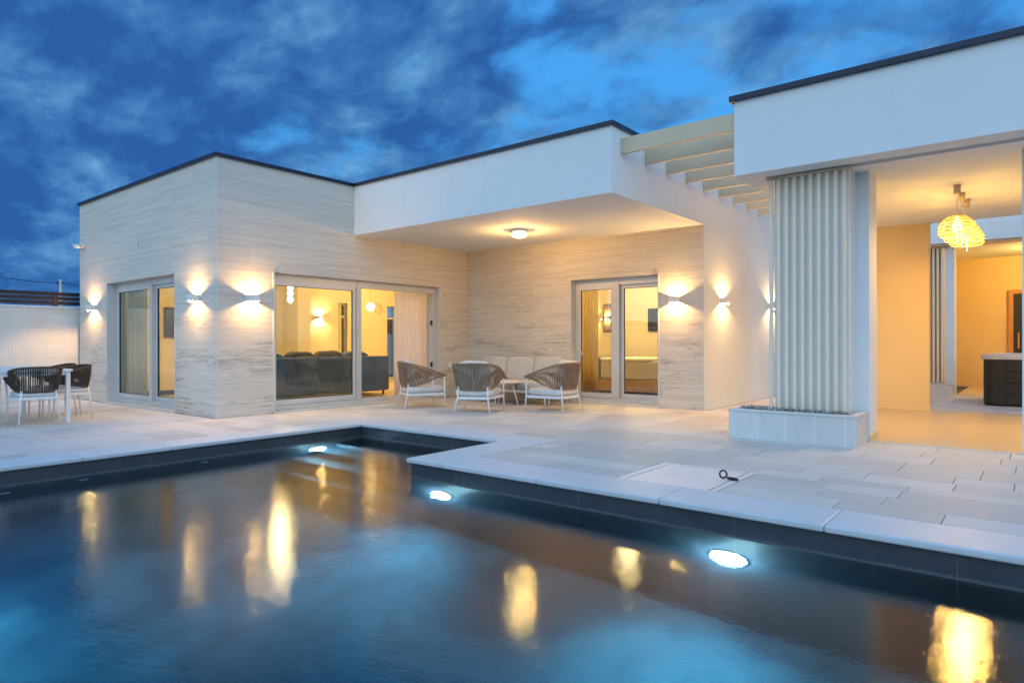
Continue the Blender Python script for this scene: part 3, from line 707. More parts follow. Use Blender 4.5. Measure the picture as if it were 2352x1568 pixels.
g_ = MB(); rr = random.Random(3)
def pebble(mb, x, y_, z, r):
    bm = bmesh.new(); bmesh.ops.create_icosphere(bm, subdivisions=1, radius=r)
    sx, sy, sz = rr.uniform(.8, 1.5), rr.uniform(.7, 1.2), rr.uniform(.5, .8); a = rr.random() * 6
    rot = Matrix.Rotation(a, 3, 'Z')
    for v in bm.verts: v.co = rot @ Vector((v.co.x * sx, v.co.y * sy, v.co.z * sz)) + Vector((x, y_, z))
    bm.verts.index_update(); mb.add([v.co for v in bm.verts], [[v.index for v in f.verts] for f in bm.faces], True); bm.free()
for i in range(900):
    x, y_ = rr.uniform(-2.73, -1.58), rr.uniform(7.585, 8.01)
    if x > -2.40 and y_ > 7.72: continue
    pebble(g_, x, y_, .318 + rr.random() * .020 + (.018 if y_ < 7.68 else 0), rr.uniform(.010, .020))
tag(g_.build('pebbles', 'pebble'), 'grey and white pebbles filling the planter around the slats', 'pebbles', kind='stuff')

# pergola
pg = thing('pergola', 'row of beige beams spanning between the white villa wall and the pavilion', 'pergola', (XW, 7.42, 3.52))
for i in range(10):
    b = MB(); b.box(.002, (XA - XW) - .002, 0, .06, 0, .20, bev=.003); o = b.build('beam', 'beige', pg); o.location = (0, i * .657, 0)
    

# ------------------------------------------------------------------ wall sconces
def make_sconce():
    r = thing('wall_sconce', '', 'wall lamp', group='up and down wall lamps')
    b = MB()   # faces -Y; open top and bottom; wall plane at y = 0
    W, Dp, H_, tck = .08, .125, .05, .005
    b.box(-W, -W + tck, -Dp, -.002, -H_, H_); b.box(W - tck, W, -Dp, -.002, -H_, H_); b.box(-W + tck, W - tck, -Dp, -Dp + tck, -H_, H_)
    b.box(-W + tck, W - tck, -.006, -.002, -H_, H_)
    b.build('housing', 'wmetal', r)
    b = MB(); b.box(-.05, .05, -.10, -.025, -.004, .004, bev=.0015); b.build('light_source', 'ledplate', r)
    b = MB(); c0 = Vector((0, -.112, -.060)); nn = Vector((0, -.7071, -.7071)); uu = Vector((1, 0, 0)); ww = nn.cross(uu)
    P = [c0 + (uu * math.cos(k * math.pi / 6) + ww * math.sin(k * math.pi / 6)) * .019 for k in range(12)]
    b.add(P, [tuple(range(12))]); b.build('lens', 'streak_glow', r)  # added glowing disc, tilted outward so the sconce streaks show on the water
    b = MB(); Q = [p - nn * .001 for p in P] + [c0 - nn * .008 + (p - c0) * .8 for p in P]
    b.add(Q, [tuple(range(12)), tuple(range(23, 11, -1))] + [(k, (k + 1) % 12, (k + 1) % 12 + 12, k + 12) for k in range(12)]); b.build('streak_disc_cap', 'wmetal', r)  # added cap that blocks the glow from the back of the disc
    for s_ in (-1, 1):
        l = lamp('lamp_light', 'POINT', (0, -.06, s_ * .014), 52, (1.0, 0.55, 0.19), r, radius=.012)
    return r
sc = make_sconce()
spots = [((-14.07, YC, 1.785), 0, 'wall lamp at far left, between the camera corner and the left sliding door'),
         ((-9.93, YC, 1.785), 0, 'wall lamp on the left face of the stone corner, right of the left sliding door'),
         ((XB, 5.25, 1.785), R(90), 'wall lamp on the right face of the stone corner, left of the wide glass door'),
         ((-4.668, YW, 1.805), 0, 'wall lamp on travertine right of the bedroom door'),
         ((XW, 10.84, 1.805), R(90), 'wall lamp on the white rendered wall, nearer of the two'),
         ((XW, 13.38, 1.81), R(90), 'wall lamp on the white wall, half hidden behind the slat screen')]
for i, (l, rz, lb) in enumerate(spots): place(sc, i == 0, l, rz, lb)
# one more on the living room wall
o = copy_tree(sc); o.location = (IX0 + .022, 10.02, 1.76); o.rotation_euler = (0, 0, R(90)); o['label'] = 'wall lamp inside on the yellow living room wall, seen through glass'
for c in o.children:
    if c.type == 'LIGHT': c.data = c.data.copy() if 0 else c.data

# porch ceiling lamp
r = thing('porch_ceiling_lamp', 'round white lamp glowing under the porch ceiling', 'ceiling lamp', (-6.80, 8.62, ZS))
b = MB(); b.lathe([(.15, 0), (.15, -.022), (.105, -.024), (.105, -.045)], n=32); b.build('base', 'wmetal', r)
b = MB(); b.lathe([(.118, -.046), (.128, -.07), (.12, -.10), (.08, -.122), (.002, -.126)], n=32); b.build('diffuser', 'warm', r)
lamp('lamp_light', 'POINT', (0, 0, -.16), 58, (1.0, 0.54, 0.16), r, radius=.02)

# rooms: added lamps, unseen above the door heads, put in to light them
def added_room_light(label, loc, p, col=(1.0, .66, .30)):
    r = thing('added_ceiling_light', label, 'ceiling lamp', loc, group='added unseen room lights')
    b = MB(); b.lathe([(.15, 0), (.15, -.03), (.13, -.05), (.01, -.055)], n=20); b.build('diffuser', 'warm', r)
    lamp('lamp_light', 'POINT', (0, 0, -.25), p, col, r, radius=.12)
added_room_light('added unseen living room light above the blue sofa', (-12.0, 7.3, 2.75), 165, (1.0, .68, .26))
added_room_light('added unseen living room light near the back windows', (-12.3, 11.3, 2.75), 150, (1.0, .68, .26))
added_room_light('added unseen bedroom light over the bed', (-6.9, 12.4, 2.75), 190, (1.0, .70, .30))
added_room_light('added unseen rear room light above the black door', (0.3, 17.8, 3.12), 120, (1.0, .64, .16))

# pendants in the pavilion
def make_pendant():
    r = thing('pendant_lamp', '', 'pendant lamp', group='wicker pendant lamps')
    b = MB(); b.lathe([(.036, 0), (.036, -.10), (.006, -.102)], n=16); b.build('ceiling_cup', 'beige', r)
    b = MB(); b.tube([(0, 0, -.10), (0, 0, -.36)], .004, 6); b.build('cord', 'fabric', r)
    b = MB(); rn = random.Random(5)
    rb = MB(); tiers = 8; R0 = .19; top = -.35; Hh = .32
    for k in range(tiers + 1):
        a = (k + .35) / (tiers + .35) * R(112); rad = R0 * math.sin(a); z = top - R0 * (1 - math.cos(a)) * .98
        rb.tube([(rad * math.cos(q * math.pi / 14), rad * math.sin(q * math.pi / 14), z) for q in range(29)], .0045, 5, caps=False)
        if k < tiers:
            a2 = a + R(112) / (tiers + .35) * .82; r2 = R0 * math.sin(a2); z2 = top - R0 * (1 - math.cos(a2)) * .98
            n = max(8, int(rad * 150))
            for q in range(n):
                t0 = 2 * math.pi * (q + rn.uniform(-.2, .2)) / n; t1 = t0 + rn.uniform(.02, .22) ; wd = 2 * math.pi / n * .36
                P = lambda rad_, th, z_: (rad_ * math.cos(th), rad_ * math.sin(th), z_)
                mid = ((rad + r2) / 2 + .012); zm = (z + z2) / 2
                b.add([P(rad, t0, z), P(mid, t0 - wd, zm), P(r2, t1, z2), P(mid, t0 + wd, zm)], [(0, 1, 2, 3)])
                b.add([P(rad, t0 + wd, z), P(mid, t0 + wd * 2.1, zm), P(r2, t1 + wd, z2), P(mid, t0 + wd * .4, zm)], [(0, 1, 2, 3)])
    b.build('shade', 'shade', r); rb.build('shade_frame', 'rope', r)
    b = MB(); b.lathe([(.012, -.36), (.018, -.40), (.045, -.46), (.055, -.51), (.04, -.555), (.01, -.57)], n=16); b.build('bulb', 'warmbulb', r)
    b = MB(); b.tube([(0, 0, -.57), (0, 0, -.67)], .0012, 4); b.lathe([(.001, -.685), (.007, -.678), (.001, -.67)], n=8); b.build('pull_bead', 'wmetal', r)
    lamp('lamp_light', 'POINT', (0, 0, -.60), 58, (1.0, .55, .13), r, radius=.05)
    return r
pdt = make_pendant()
for i, (x, y_, lb) in enumerate([(-.782, 9.524, 'wicker pendant lamp nearest the opening, left of the overlapping pair'), (-.772, 10.03, 'middle wicker pendant lamp, overlapping just right of the nearest one'), (-.76, 10.52, 'rearmost wicker pendant, mostly hidden with only its cord showing')]):
    place(pdt, i == 0, (x, y_, ZS), 0.5 * i, lb)
r = thing('recessed_downlight', 'small lit downlight in the rear room ceiling beside the right column', 'downlight', (-.27, 17.4, 3.12))
b = MB(); b.lathe([(.05, 0), (.05, -.008), (.04, -.012)], n=16); b.build('ring', 'wmetal', r)
b = MB(); b.lathe([(.036, -.010), (.034, -.016), (.002, -.018)], n=16); b.build('lens', 'warmbulb', r)

# security camera, wall nozzle, outlet
r = thing('security_camera', 'white bullet camera high on the left end of the stone wall', 'camera', (-14.66, YC, 3.02))
b = MB(); b.lathe([(.05, -.002), (.05, -.022), (.03, -.03)], n=18, axis='y'); b.tube([(0, -.03, 0), (0, -.085, -.01), (.0, -.10, -.02)], .016, 8); b.build('bracket', 'wmetal', r)
b = MB(); b.tube([(.13, -.115, -.035), (-.07, -.125, -.015)], [.042, .042], 16); b.bar((.11, -.115, .012), (-.10, -.127, .032), .075, .008); b.build('body', 'wmetal', r)
b = MB(); b.tube([(-.071, -.125, -.015), (-.085, -.1255, -.0135)], .036, 16); b.build('lens', 'black', r)
b = MB(); b.lathe([(.032, -.002), (.032, -.02), (.022, -.04), (.004, -.045)], n=16, axis='y')
tag(b.build('wall_nozzle', 'alu', loc=(-12.08, YC, 2.83)), 'small round grey sensor on travertine above the left sliding door', 'sensor')
r = thing('wall_outlet', 'small white socket box low on the stone wall behind the lounge chairs', 'socket', (XB, 9.54, .65), R(90))
b = MB(); b.box(-.04, .04, -.045, -.002, -.05, .05, bev=.006); b.build('box', 'wmetal', r)
b = MB(); b.box(-.036, .036, -.052, -.046, -.044, .044, bev=.002); b.build('cover', 'wmetal', r)

# ------------------------------------------------------------------ rope furniture
def catmull(P, n):
    out = []; P = [Vector(p) for p in P]
    for i in range(len(P) - 1):
        p0 = P[max(i - 1, 0)]; p1 = P[i]; p2 = P[i + 1]; p3 = P[min(i + 2, len(P) - 1)]
        for k in range(n):
            t_ = k / n
            out.append(0.5 * ((2 * p1) + (p2 - p0) * t_ + (2 * p0 - 5 * p1 + 4 * p2 - p3) * t_ ** 2 + (3 * p1 - p0 - 3 * p2 + p3) * t_ ** 3))
    out.append(P[-1]); return out
def full(half): return [(-x, y, z) for x, y, z in reversed(half[1:])] + list(half)
def resample(P, n):
    L = [0]
    for a, b_ in zip(P, P[1:]): L.append(L[-1] + (b_ - a).length)
    out = []; j = 0
    for i in range(n):
        s_ = L[-1] * i / (n - 1)
        while j < len(P) - 2 and L[j + 1] < s_: j += 1
        u = (s_ - L[j]) / max(1e-9, L[j + 1] - L[j]); out.append(P[j].lerp(P[j + 1], min(1, u)))
    return out
def rope_shell(r, top, bot, n, rope, lean=0.0):
    T = catmull(full(top), 10); B = catmull(full(bot), 10)
    b = MB(); b.tube(T, .0125, 8); b.build('top_rim', rope, r)
    b = MB(); b.tube(B, .011, 8); b.build('bottom_rim', rope, r)
    b = MB(); rn = random.Random(2)
    T2 = resample(T, n * 4); B2 = resample(B, n * 4); N = n * 4
    for i in range(1, n):
        c = i * 4
        k = abs(c / N - .5) * 2
        sh = int((1 if c > N / 2 else -1) * (3 + 8 * k) * lean)
        a = T2[min(max(c, 0), N - 1)]; q = B2[min(max(c + sh, 0), N - 1)]
        out_ = Vector((a.x, a.y + .05, 0)).normalized() * .010
        m1 = a.lerp(q, .35) + out_ * rn.uniform(.6, 1.3); m2 = a.lerp(q, .7) + out_ * rn.uniform(.4, 1.2)
        b.tube([a, m1, m2, q], .0068, 5, caps=False)
        # inner ply of the same loop
        a2 = T2[min(c + 2, N - 1)]; q2 = B2[min(max(c + 2 - sh // 2, 0), N - 1)]
        m1 = a2.lerp(q2, .5) - out_ * .9
        b.tube([a2, m1, q2], .0052, 5, caps=False)
    b.build('rope_weave', rope, r)
def make_lounge():
    r = thing('lounge_chair', '', 'lounge chair', group='rope lounge chairs on the terrace')
    top = [(0, -.36, .775), (.15, -.36, .772), (.29, -.32, .765), (.365, -.20, .735), (.385, 0, .675), (.375, .20, .605), (.345, .355, .556)]
    bot = [(0, -.30, .352), (.13, -.30, .354), (.24, -.265, .362), (.30, -.16, .385), (.325, .02, .44), (.34, .20, .515), (.345, .345, .540)]
    rope_shell(r, top, bot, 66, 'rope', 1.0)
    for s_ in (-1, 1):
        b = MB(); b.tube([(s_ * .235, -.275, .41), (s_ * .245, -.29, .25), (s_ * .295, -.355, .006)], [.0145, .0145, .011], 10); b.build('leg', 'wmetal', r)
        b = MB(); b.tube([(s_ * .335, .325, .545), (s_ * .335, .325, .25), (s_ * .345, .345, .006)], [.0145, .0145, .011], 10); b.build('leg', 'wmetal', r)
    b = MB()
    for a, c in (((-.25, -.29, .235), (.25, -.29, .235)), ((-.335, .325, .235), (.335, .325, .235)), ((-.25, -.29, .235), (-.335, .325, .235)), ((.25, -.29, .235), (.335, .325, .235)), ((0, -.29, .225), (0, .325, .225))):
        b.bar(a, c, .018, .042)
    b.build('seat_frame', 'wmetal', r)
    b = MB(); b.pillow((0, .03, .315), .315, .325, .058, e=.28, puff=.1); b.build('seat_cushion', 'fabric', r)
    b = MB(); b.pillow((0, -.235, .585), .27, .075, .235, rot=Matrix.Rotation(R(-14), 3, 'X').to_3x3() if 0 else Matrix.Rotation(R(12), 3, 'X').to_3x3(), e=.45, puff=.0, seed=4); b.build('back_cushion', 'fabric', r)
    return r
lc = make_lounge()
def fwd(a): return R(a - 90)
# centre between the four feet of each chair
for i, (x, y_, a, lb) in enumerate([(-8.335, 7.80, 63, 'rope lounge chair at left, turned sideways before the open glass door'),
                                 (-7.035, 7.84, 115, 'rope lounge chair in the middle, seen squarely from behind'),
                                 (-6.14, 8.70, 182, 'rope lounge chair at right, facing left, in front of the bedroom door')]):
    place(lc, i == 0, (x, y_, 0), fwd(a), lb)

def make_dining():
    r = thing('dining_chair', '', 'dining chair', group='dark rope dining chairs around the outdoor table')
    top = [(0, -.275, .785), (.13, -.275, .782), (.24, -.235, .772), (.295, -.12, .745), (.30, .02, .70), (.285, .15, .655), (.265, .25, .63)]
    bot = [(0, -.235, .452), (.12, -.235, .454), (.205, -.20, .462), (.235, -.10, .48), (.25, .03, .53), (.262, .15, .59), (.265, .24, .618)]
    rope_shell(r, top, bot, 60, 'rope2', .5)
    for s_ in (-1, 1):
        b = MB(); b.tube([(s_ * .19, -.215, .47), (s_ * .205, -.23, .36), (s_ * .235, -.262, .004)], [.014, .014, .010], 10); b.build('leg', 'wmetal', r)
        b = MB(); b.tube([(s_ * .258, .225, .62), (s_ * .245, .215, .36), (s_ * .24, .23, .004)], [.014, .014, .010], 10); b.build('leg', 'wmetal', r)
    b = MB()
    for a, c in (((-.205, -.225, .375), (.205, -.225, .375)), ((-.245, .215, .375), (.245, .215, .375)), ((-.205, -.225, .375), (-.245, .215, .375)), ((.205, -.225, .375), (.245, .215, .375))):
        b.bar(a, c, .018, .036)
    b.build('seat_frame', 'wmetal', r)
    b = MB(); b.pillow((0, .0, .425), .225, .235, .033, e=.3); b.build('seat_cushion', 'fabric', r)
    return r
dc = make_dining()
for i, (x, y_, a, lb) in enumerate([(-10.63, 2.83, 180, 'rope dining chair at the near right end of the table, seen from behind'),
                                 (-11.12, 3.36, 270, 'rope dining chair right of the table leg, on the far side nearest the villa wall'),
                                 (-11.83, 3.38, 270, 'rope dining chair on the far side, partly behind the one nearest the villa'),
                                 (-11.20, 2.02, 90, 'rope dining chair cut by the left picture edge, on the near side of the table'),
                                 (-13.05, 2.72, 0, 'rope dining chair at the far left end of the table, only its rim showing')]):
    place(dc, i == 0, (x, y_, 0), fwd(a), lb)
r = thing('dining_table', 'white outdoor dining table with square legs at the left edge', 'dining table', (-11.60, 2.77, 0))
b = MB(); b.box(-1.05, 1.05, -.50, .50, .715, .745, bev=.004); b.build('tabletop', 'wmetal', r)
b = MB(); b.box(-.99, .99, -.47, -.44, .665, .714); b.box(-.99, .99, .44, .47, .665, .714); b.box(-1.02, -.99, -.47, .47, .665, .714); b.box(.99, 1.02, -.47, .47, .665, .714); b.build('apron', 'wmetal', r)
for sx in (-1, 1):
    for sy in (-1, 1):
        b = MB(); b.box(sx * 1.0 - .026, sx * 1.0 + .026, sy * .45 - .026, sy * .45 + .026, .0, .7135, bev=.003); b.build('leg', 'wmetal', r)

# outdoor sofa and coffee table
r = thing('outdoor_sofa', 'pale three seat outdoor sofa against the travertine wall behind the lounge chairs', 'sofa', (-7.62, 9.45, 0))
b = MB(); 
for y_ in (-.33, .33): b.bar((-1.0, y_, .24), (1.0, y_, .24), .03, .05)
for x in (-1.0, 0, 1.0): b.bar((x, -.33, .24), (x, .33, .24), .03, .05)
b.tube([(-1.0, .36, .62), (1.0, .36, .62)], .014); b.build('frame', 'wmetal', r)
for sx in (-1, 1):
    for sy in (-1, 1):
        b = MB(); b.tube([(sx * .98, sy * .33, .62 if sy > 0 else .25), (sx * .99, sy * .35, .006)], .015, 10); b.build('leg', 'wmetal', r)
for i in range(3):
    b = MB(); b.pillow((-.66 + .66 * i, -.02, .345), .325, .35, .075, e=.25, seed=i); b.build('seat_cushion', 'fabric2', r)
    b = MB(); b.pillow((-.66 + .66 * i, .27, .61), .325, .085, .225, rot=Matrix.Rotation(R(-10), 3, 'X').to_3x3(), e=.32, seed=i + 5); b.build('back_cushion', 'fabric2', r)
r = thing('coffee_table', 'small round white table with splayed legs in the middle of the seating', 'coffee table', (-7.30, 8.80, 0))
b = MB(); b.lathe([(.30, .405), (.315, .41), (.315, .422), (.30, .427)], n=40); b.build('tabletop', 'wmetal', r)
for k in range(3):
    a = R(30 + 120 * k); b = MB(); b.tube([(.15 * math.cos(a), .15 * math.sin(a), .405), (.26 * math.cos(a), .26 * math.sin(a), .004)], [.014, .010], 8); b.build('leg', 'wmetal', r)

# ------------------------------------------------------------------ indoor furniture seen through the glass
def curtain(name, label, x0, y0, x1, y1, z0, z1, m, folds, amp, cat='curtain'):
    b = MB(); n = folds * 10; vs = []; fs = []; L = Vector((x1 - x0, y1 - y0, 0)); nn = Vector((-L.y, L.x, 0)).normalized(); rn = random.Random(folds)
    ph = [rn.uniform(-.5, .5) for _ in range(n + 1)]
    for j in range(5):
        zt_ = z0 + (z1 - z0) * j / 4
        for i in range(n + 1):
            u = i / n; p = Vector((x0, y0, zt_)) + L * u + nn * amp * math.sin(u * folds * 2 * math.pi + ph[i - i % 10] * .8) * (1 - .25 * j / 4)
            vs.append(p)
    for j in range(4):
        for i in range(n): fs.append((j * (n + 1) + i, j * (n + 1) + i + 1, (j + 1) * (n + 1) + i + 1, (j + 1) * (n + 1) + i))
    b.add(vs, fs, True); o = b.build(name, m)
    md = o.modifiers.new('thickness', 'SOLIDIFY'); md.thickness = .002
    return tag(o, label, cat)
curtain('curtain', 'white sheer curtain hanging in the open half of the wide glass door', -9.93, 8.60, -9.86, 9.52, .05, 2.70, 'sheer', 9, .028)
curtain('curtain', 'pale curtain behind the left pane of the left sliding door', -14.30, 5.02, -12.52, 5.04, .05, 2.70, 'sheer_cool', 12, .03)
curtain('curtain', 'beige curtain inside the left edge of the bedroom door', -6.84, 10.62, -6.47, 10.60, .05, 2.70, 'drape', 5, .03)
r = thing('living_room_sofa', 'large dark blue sofa with its back to the wide glass door', 'sofa', (-10.95, 7.4, .03))
b = MB(); b.box(-.0, .22, -1.95, 1.75, .08, .80, bev=.03); b.build('backrest', 'velvet', r)
b = MB(); b.box(-.85, -.002, -1.95, 1.75, .08, .40, bev=.03); b.build('seat', 'velvet', r)
b = MB(); b.box(-.85, -.002, 1.52, 1.75, .402, .60, bev=.03); b.build('armrest', 'velvet', r)
for i, (y_, h_, m__) in enumerate([(-1.5, .86, 'brownc'), (-.86, .88, 'velvet'), (-.2, .90, 'brownc'), (.45, .91, 'brownc'), (1.1, .89, 'velvet')]):
    b = MB(); b.pillow((-.14, y_, h_ - .26), .10, .33, .27, rot=Matrix.Rotation(R(12), 3, 'Y').to_3x3(), e=.5, seed=i); b.build('back_cushion', m__, r)
for sy in (-1.85, 1.65):
    for sx in (.14, -.75):
        b = MB(); b.lathe([(.022, .0), (.022, .079)], (sx, sy, 0), n=10); b.build('foot', 'black', r)
# bubble lamp
r = thing('bubble_lamp', 'hanging column lamp of glowing glass rings at the left of the wide door', 'pendant lamp', (-11.6, 7.35, 2.75))
b = MB(); b.tube([(0, 0, 0), (0, 0, -.47)], .004, 6); b.build('cord', 'wmetal', r)
b = MB(); b.lathe([(.018, -.47), (.020, -.475), (.020, -.85), (.015, -.855)], n=14); b.build('tube', 'warmbulb', r)
for k in range(3):
    b = MB(); zc = -.54 - .12 * k
    for ax in (0, 1):
        P = [((.062 * math.cos(a * math.pi / 12) if ax == 0 else 0), (.062 * math.cos(a * math.pi / 12) if ax else 0), zc + .062 * math.sin(a * math.pi / 12)) for a in range(25)]
        b.tube(P, .006, 6, caps=False)
    b.build('glass_ring', 'warm', r)
# pendant with wire funnel
r = thing('globe_pendant', 'round glowing globe pendant with wire cone, seen through the open door', 'pendant lamp', (-12.6, 10.16, 2.63))
b = MB(); b.tube([(0, 0, .12), (0, 0, -.56)], .004, 6); b.build('cord', 'black', r)
b = MB(); b.lathe([(.01, -.56), (.07, -.585), (.10, -.66), (.07, -.735), (.01, -.76)], n=20); b.build('globe', 'warmbulb', r)
b = MB()
for k in range(12):
    a = 2 * math.pi * k / 12; b.tube([(.10 * math.cos(a) * .3 + .02, .10 + .1 * 0, -.66 + .10 * math.sin(a)), (.02 + .14 * math.cos(a) * .8, .24, -.70 + .14 * math.sin(a)), (.02, .36, -.70 + .03 * math.sin(a))], .0025, 4)
b.build('wire_cone', 'black', r)
# hot tub in the yard
r = thing('hot_tub', 'black hot tub with marbled pale rim standing in the yard behind the pavilion', 'hot tub', (.27, 14.95, 0))
def rrect(w_, d_, rad, n=8):
    P = []
    for cx_, cy_, a0 in ((w_ - rad, d_ - rad, 0), (-w_ + rad, d_ - rad, 90), (-w_ + rad, -d_ + rad, 180), (w_ - rad, -d_ + rad, 270)):
        for k in range(n + 1):
            a = R(a0 + 90 * k / n); P.append((cx_ + rad * math.cos(a), cy_ + rad * math.sin(a)))
    return P
def prism(b, prof, w_, d_, rad):
    rings = [[(x, y_, z) for x, y_ in rrect(w_ - i, d_ - i, max(.02, rad - i))] for i, z in prof]; n = len(rings[0]); vs = [p for rg in rings for p in rg]; fs = []
    for i in range(len(rings) - 1):
        for k in range(n): fs.append((i * n + k, i * n + (k + 1) % n, (i + 1) * n + (k + 1) % n, (i + 1) * n + k))
    fs.append(tuple(range(n))[::-1]); fs.append(tuple((len(rings) - 1) * n + k for k in range(n))); b.add(vs, fs)
b = MB(); prism(b, [(.03, .008), (.0, .03), (.0, .785)], 1.05, 1.02, .16); b.build('cabinet', 'tubblack', r)
for k in range(4):
    b = MB(); b.box(-.72, .85, -1.036, -1.0205, .04 + k * .185, .04 + k * .185 + .176, bev=.005); b.build('side_panel', 'tubblack', r)
b = MB(); b.lathe([(.03, 0), (.03, -.012), (.022, -.016)], (-.45, -1.037, .68), n=14, axis='y'); b.build('knob', 'black', r)
b = MB(); prism(b, [(.02, .786), (-.035, .80), (-.04, .845), (-.01, .875), (.06, .885), (.16, .87), (.22, .80), (.30, .62)], 1.05, 1.02, .16); b.build('rim', 'tubshell', r)
# television seen through the left door
r = thing('television', 'flat dark television on the wall seen through the left sliding door', 'television', (IX0 + .022, 6.74, 1.55))
b = MB(); b.box(.03, .055, -.55, .55, -.32, .32, bev=.004); b.build('screen', 'black', r)
b = MB(); b.box(.0, .029, -.2, .2, -.15, .15); b.build('wall_bracket', 'seal', r)
r = thing('media_cabinet', 'long low pale cabinet beneath the television', 'cabinet', (IX0 + .022, 6.3, .03))
b = MB(); b.box(.0, .42, -1.0, 1.0, .10, .48, bev=.004); b.build('carcass', 'cream', r)
b = MB(); b.box(.05, .38, -.9, .9, 0, .099); b.build('plinth', 'seal', r)
# bedroom
r = thing('bed', 'white double bed with grey green throw inside the bedroom', 'bed', (-6.9, 12.9, .03))
b = MB(); b.box(-1.25, 1.0, -.95, .95, .06, .30, bev=.01); b.build('bed_base', 'woodfloor', r)
b = MB(); b.box(-1.2, .98, -.93, .93, .302, .70, bev=.05); b.build('mattress', 'bed', r)
b = MB(); b.pillow((.0, 0, .70), .98, .95, .05, e=.3, seed=3); b.build('duvet', 'bed', r)
b = MB(); b.box(-1.26, -.35, -.97, .97, .25, .755, bev=.04); b.build('throw', 'green', r)
r = thing('television', 'small dark television on the yellow bedroom wall', 'television', (-6.98, 14.298, 1.64))
b = MB(); b.box(-.34, .34, -.06, -.03, -.27, .27, bev=.004); b.build('screen', 'black', r)
b = MB(); b.box(-.1, .1, -.029, 0, -.1, .1); b.build('wall_bracket', 'seal', r)
r = thing('wood_panel', 'vertical orange oak panel on the bedroom wall', 'wall panel', (-8.26, 14.298, .03))
b = MB(); b.box(-.05, .12, -.04, 0, 0, 2.70); b.build('panel', 'woodor', r)
r = thing('wall_picture', 'dark narrow picture with a lit reflection beside the oak panel', 'picture', (-8.43, 14.298, 1.72))
b = MB(); b.box(-.12, .11, -.05, -.02, -.34, .34, bev=.004); b.build('frame', 'black', r)
b = MB(); b.box(-.105, .095, -.053, -.0505, -.325, .325); b.build('canvas', 'brownc', r)
o = copy_tree(sc); o.location = (-8.44, 14.242, 1.72); o.rotation_euler = (0, 0, 0); o.scale = (.6, .6, .6); o['label'] = 'small added lamp standing in for the lamp reflection in the bedroom picture'  # extra sconce copy added to imitate a lamp reflected in the picture

# ------------------------------------------------------------------ terrace details
r = thing('access_hatch', 'recessed paved hatch in the terrace beside the pool coping', 'hatch', ((hatch[0] + hatch[1]) / 2, (hatch[2] + hatch[3]) / 2, 0))
hw, hd = (hatch[1] - hatch[0]) / 2, (hatch[3] - hatch[2]) / 2
def flatmat(c):
    return mat('hatch_stone', None, 0.5, build=mottled(tuple(x * .92 for x in c), c, 3, .1, 60))
M['hatchs'] = flatmat((0.84, 0.74, 0.71))
b = MB(); q = .07
b.box(-hw + .012, -hw + q, -hd + .003, hd - .004, -.03, .002, bev=.003); b.box(-hw + q + .002, hw - q, hd - .05, hd - .012, -.03, .002, bev=.003); b.box(-hw + q + .002, hw - q, -hd + .003, -hd + .04, -.03, .002, bev=.003); b.box(hw - q + .016, hw - .010, -hd + .003, hd - .004, -.03, .002, bev=.003)
b.build('frame', 'hatchs', r)
b = MB(); b.box(-hw + q + .012, hw - q - .006, -hd + .050, hd - .060, -.03, -.002, bev=.003); b.build('lid', 'hatchs', r)
r = thing('lifting_ring', 'black lifting ring lying on the right edge of the hatch', 'ring', (-1.945, 5.175, .012), R(20))
b = MB(); b.tube([(-.045 + .027 * math.cos(a * math.pi / 12), .012 + .014 * math.sin(a * math.pi / 12), .027 + .027 * math.sin(a * math.pi / 12)) for a in range(25)], .0075, 8, caps=False); b.build('ring', 'black', r)
b = MB(); b.tube([(-.012, .0, .002), (.045, -.03, -.002)], [.011, .016], 8); b.lathe([(.026, -.010), (.028, .0), (.018, .010)], (.045, -.03, 0), n=14); b.build('stud', 'black', r)
b = MB(); b.box(PXR + CW + .001, PXR + CW + .0115, PYF + CW - .0, PYB + CW - .0, -.03, -.004)
tag(b.build('slot_drain', 'seal'), 'thin black slot drain along the outer edge of the pool coping', 'drain')
# tiny leaves and crumbs on the paving
b = MB(); rn = random.Random(9)
for i in range(46):
    if i % 3: x, y_ = rn.uniform(-13.5, -8), rn.uniform(1.0, 4.5)
    else: x, y_ = rn.uniform(-6.5, -1), rn.uniform(6.2, 9)
    if XB - .3 > x and y_ > 4.6: continue
    s_ = rn.uniform(.006, .016); a = rn.random() * 6
    b.add([(x + s_ * math.cos(a), y_ + s_ * math.sin(a), .003), (x + .5 * s_ * math.cos(a + 1.6), y_ + .5 * s_ * math.sin(a + 1.6), .007), (x - s_ * math.cos(a), y_ - s_ * math.sin(a), .003), (x - .5 * s_ * math.cos(a + 1.6), y_ - .5 * s_ * math.sin(a + 1.6), .004)], [(0, 1, 2, 3)])
tag(b.build('dry_leaves', 'brownc'), 'tiny dry leaves and crumbs scattered over the paving', 'leaves', kind='stuff')

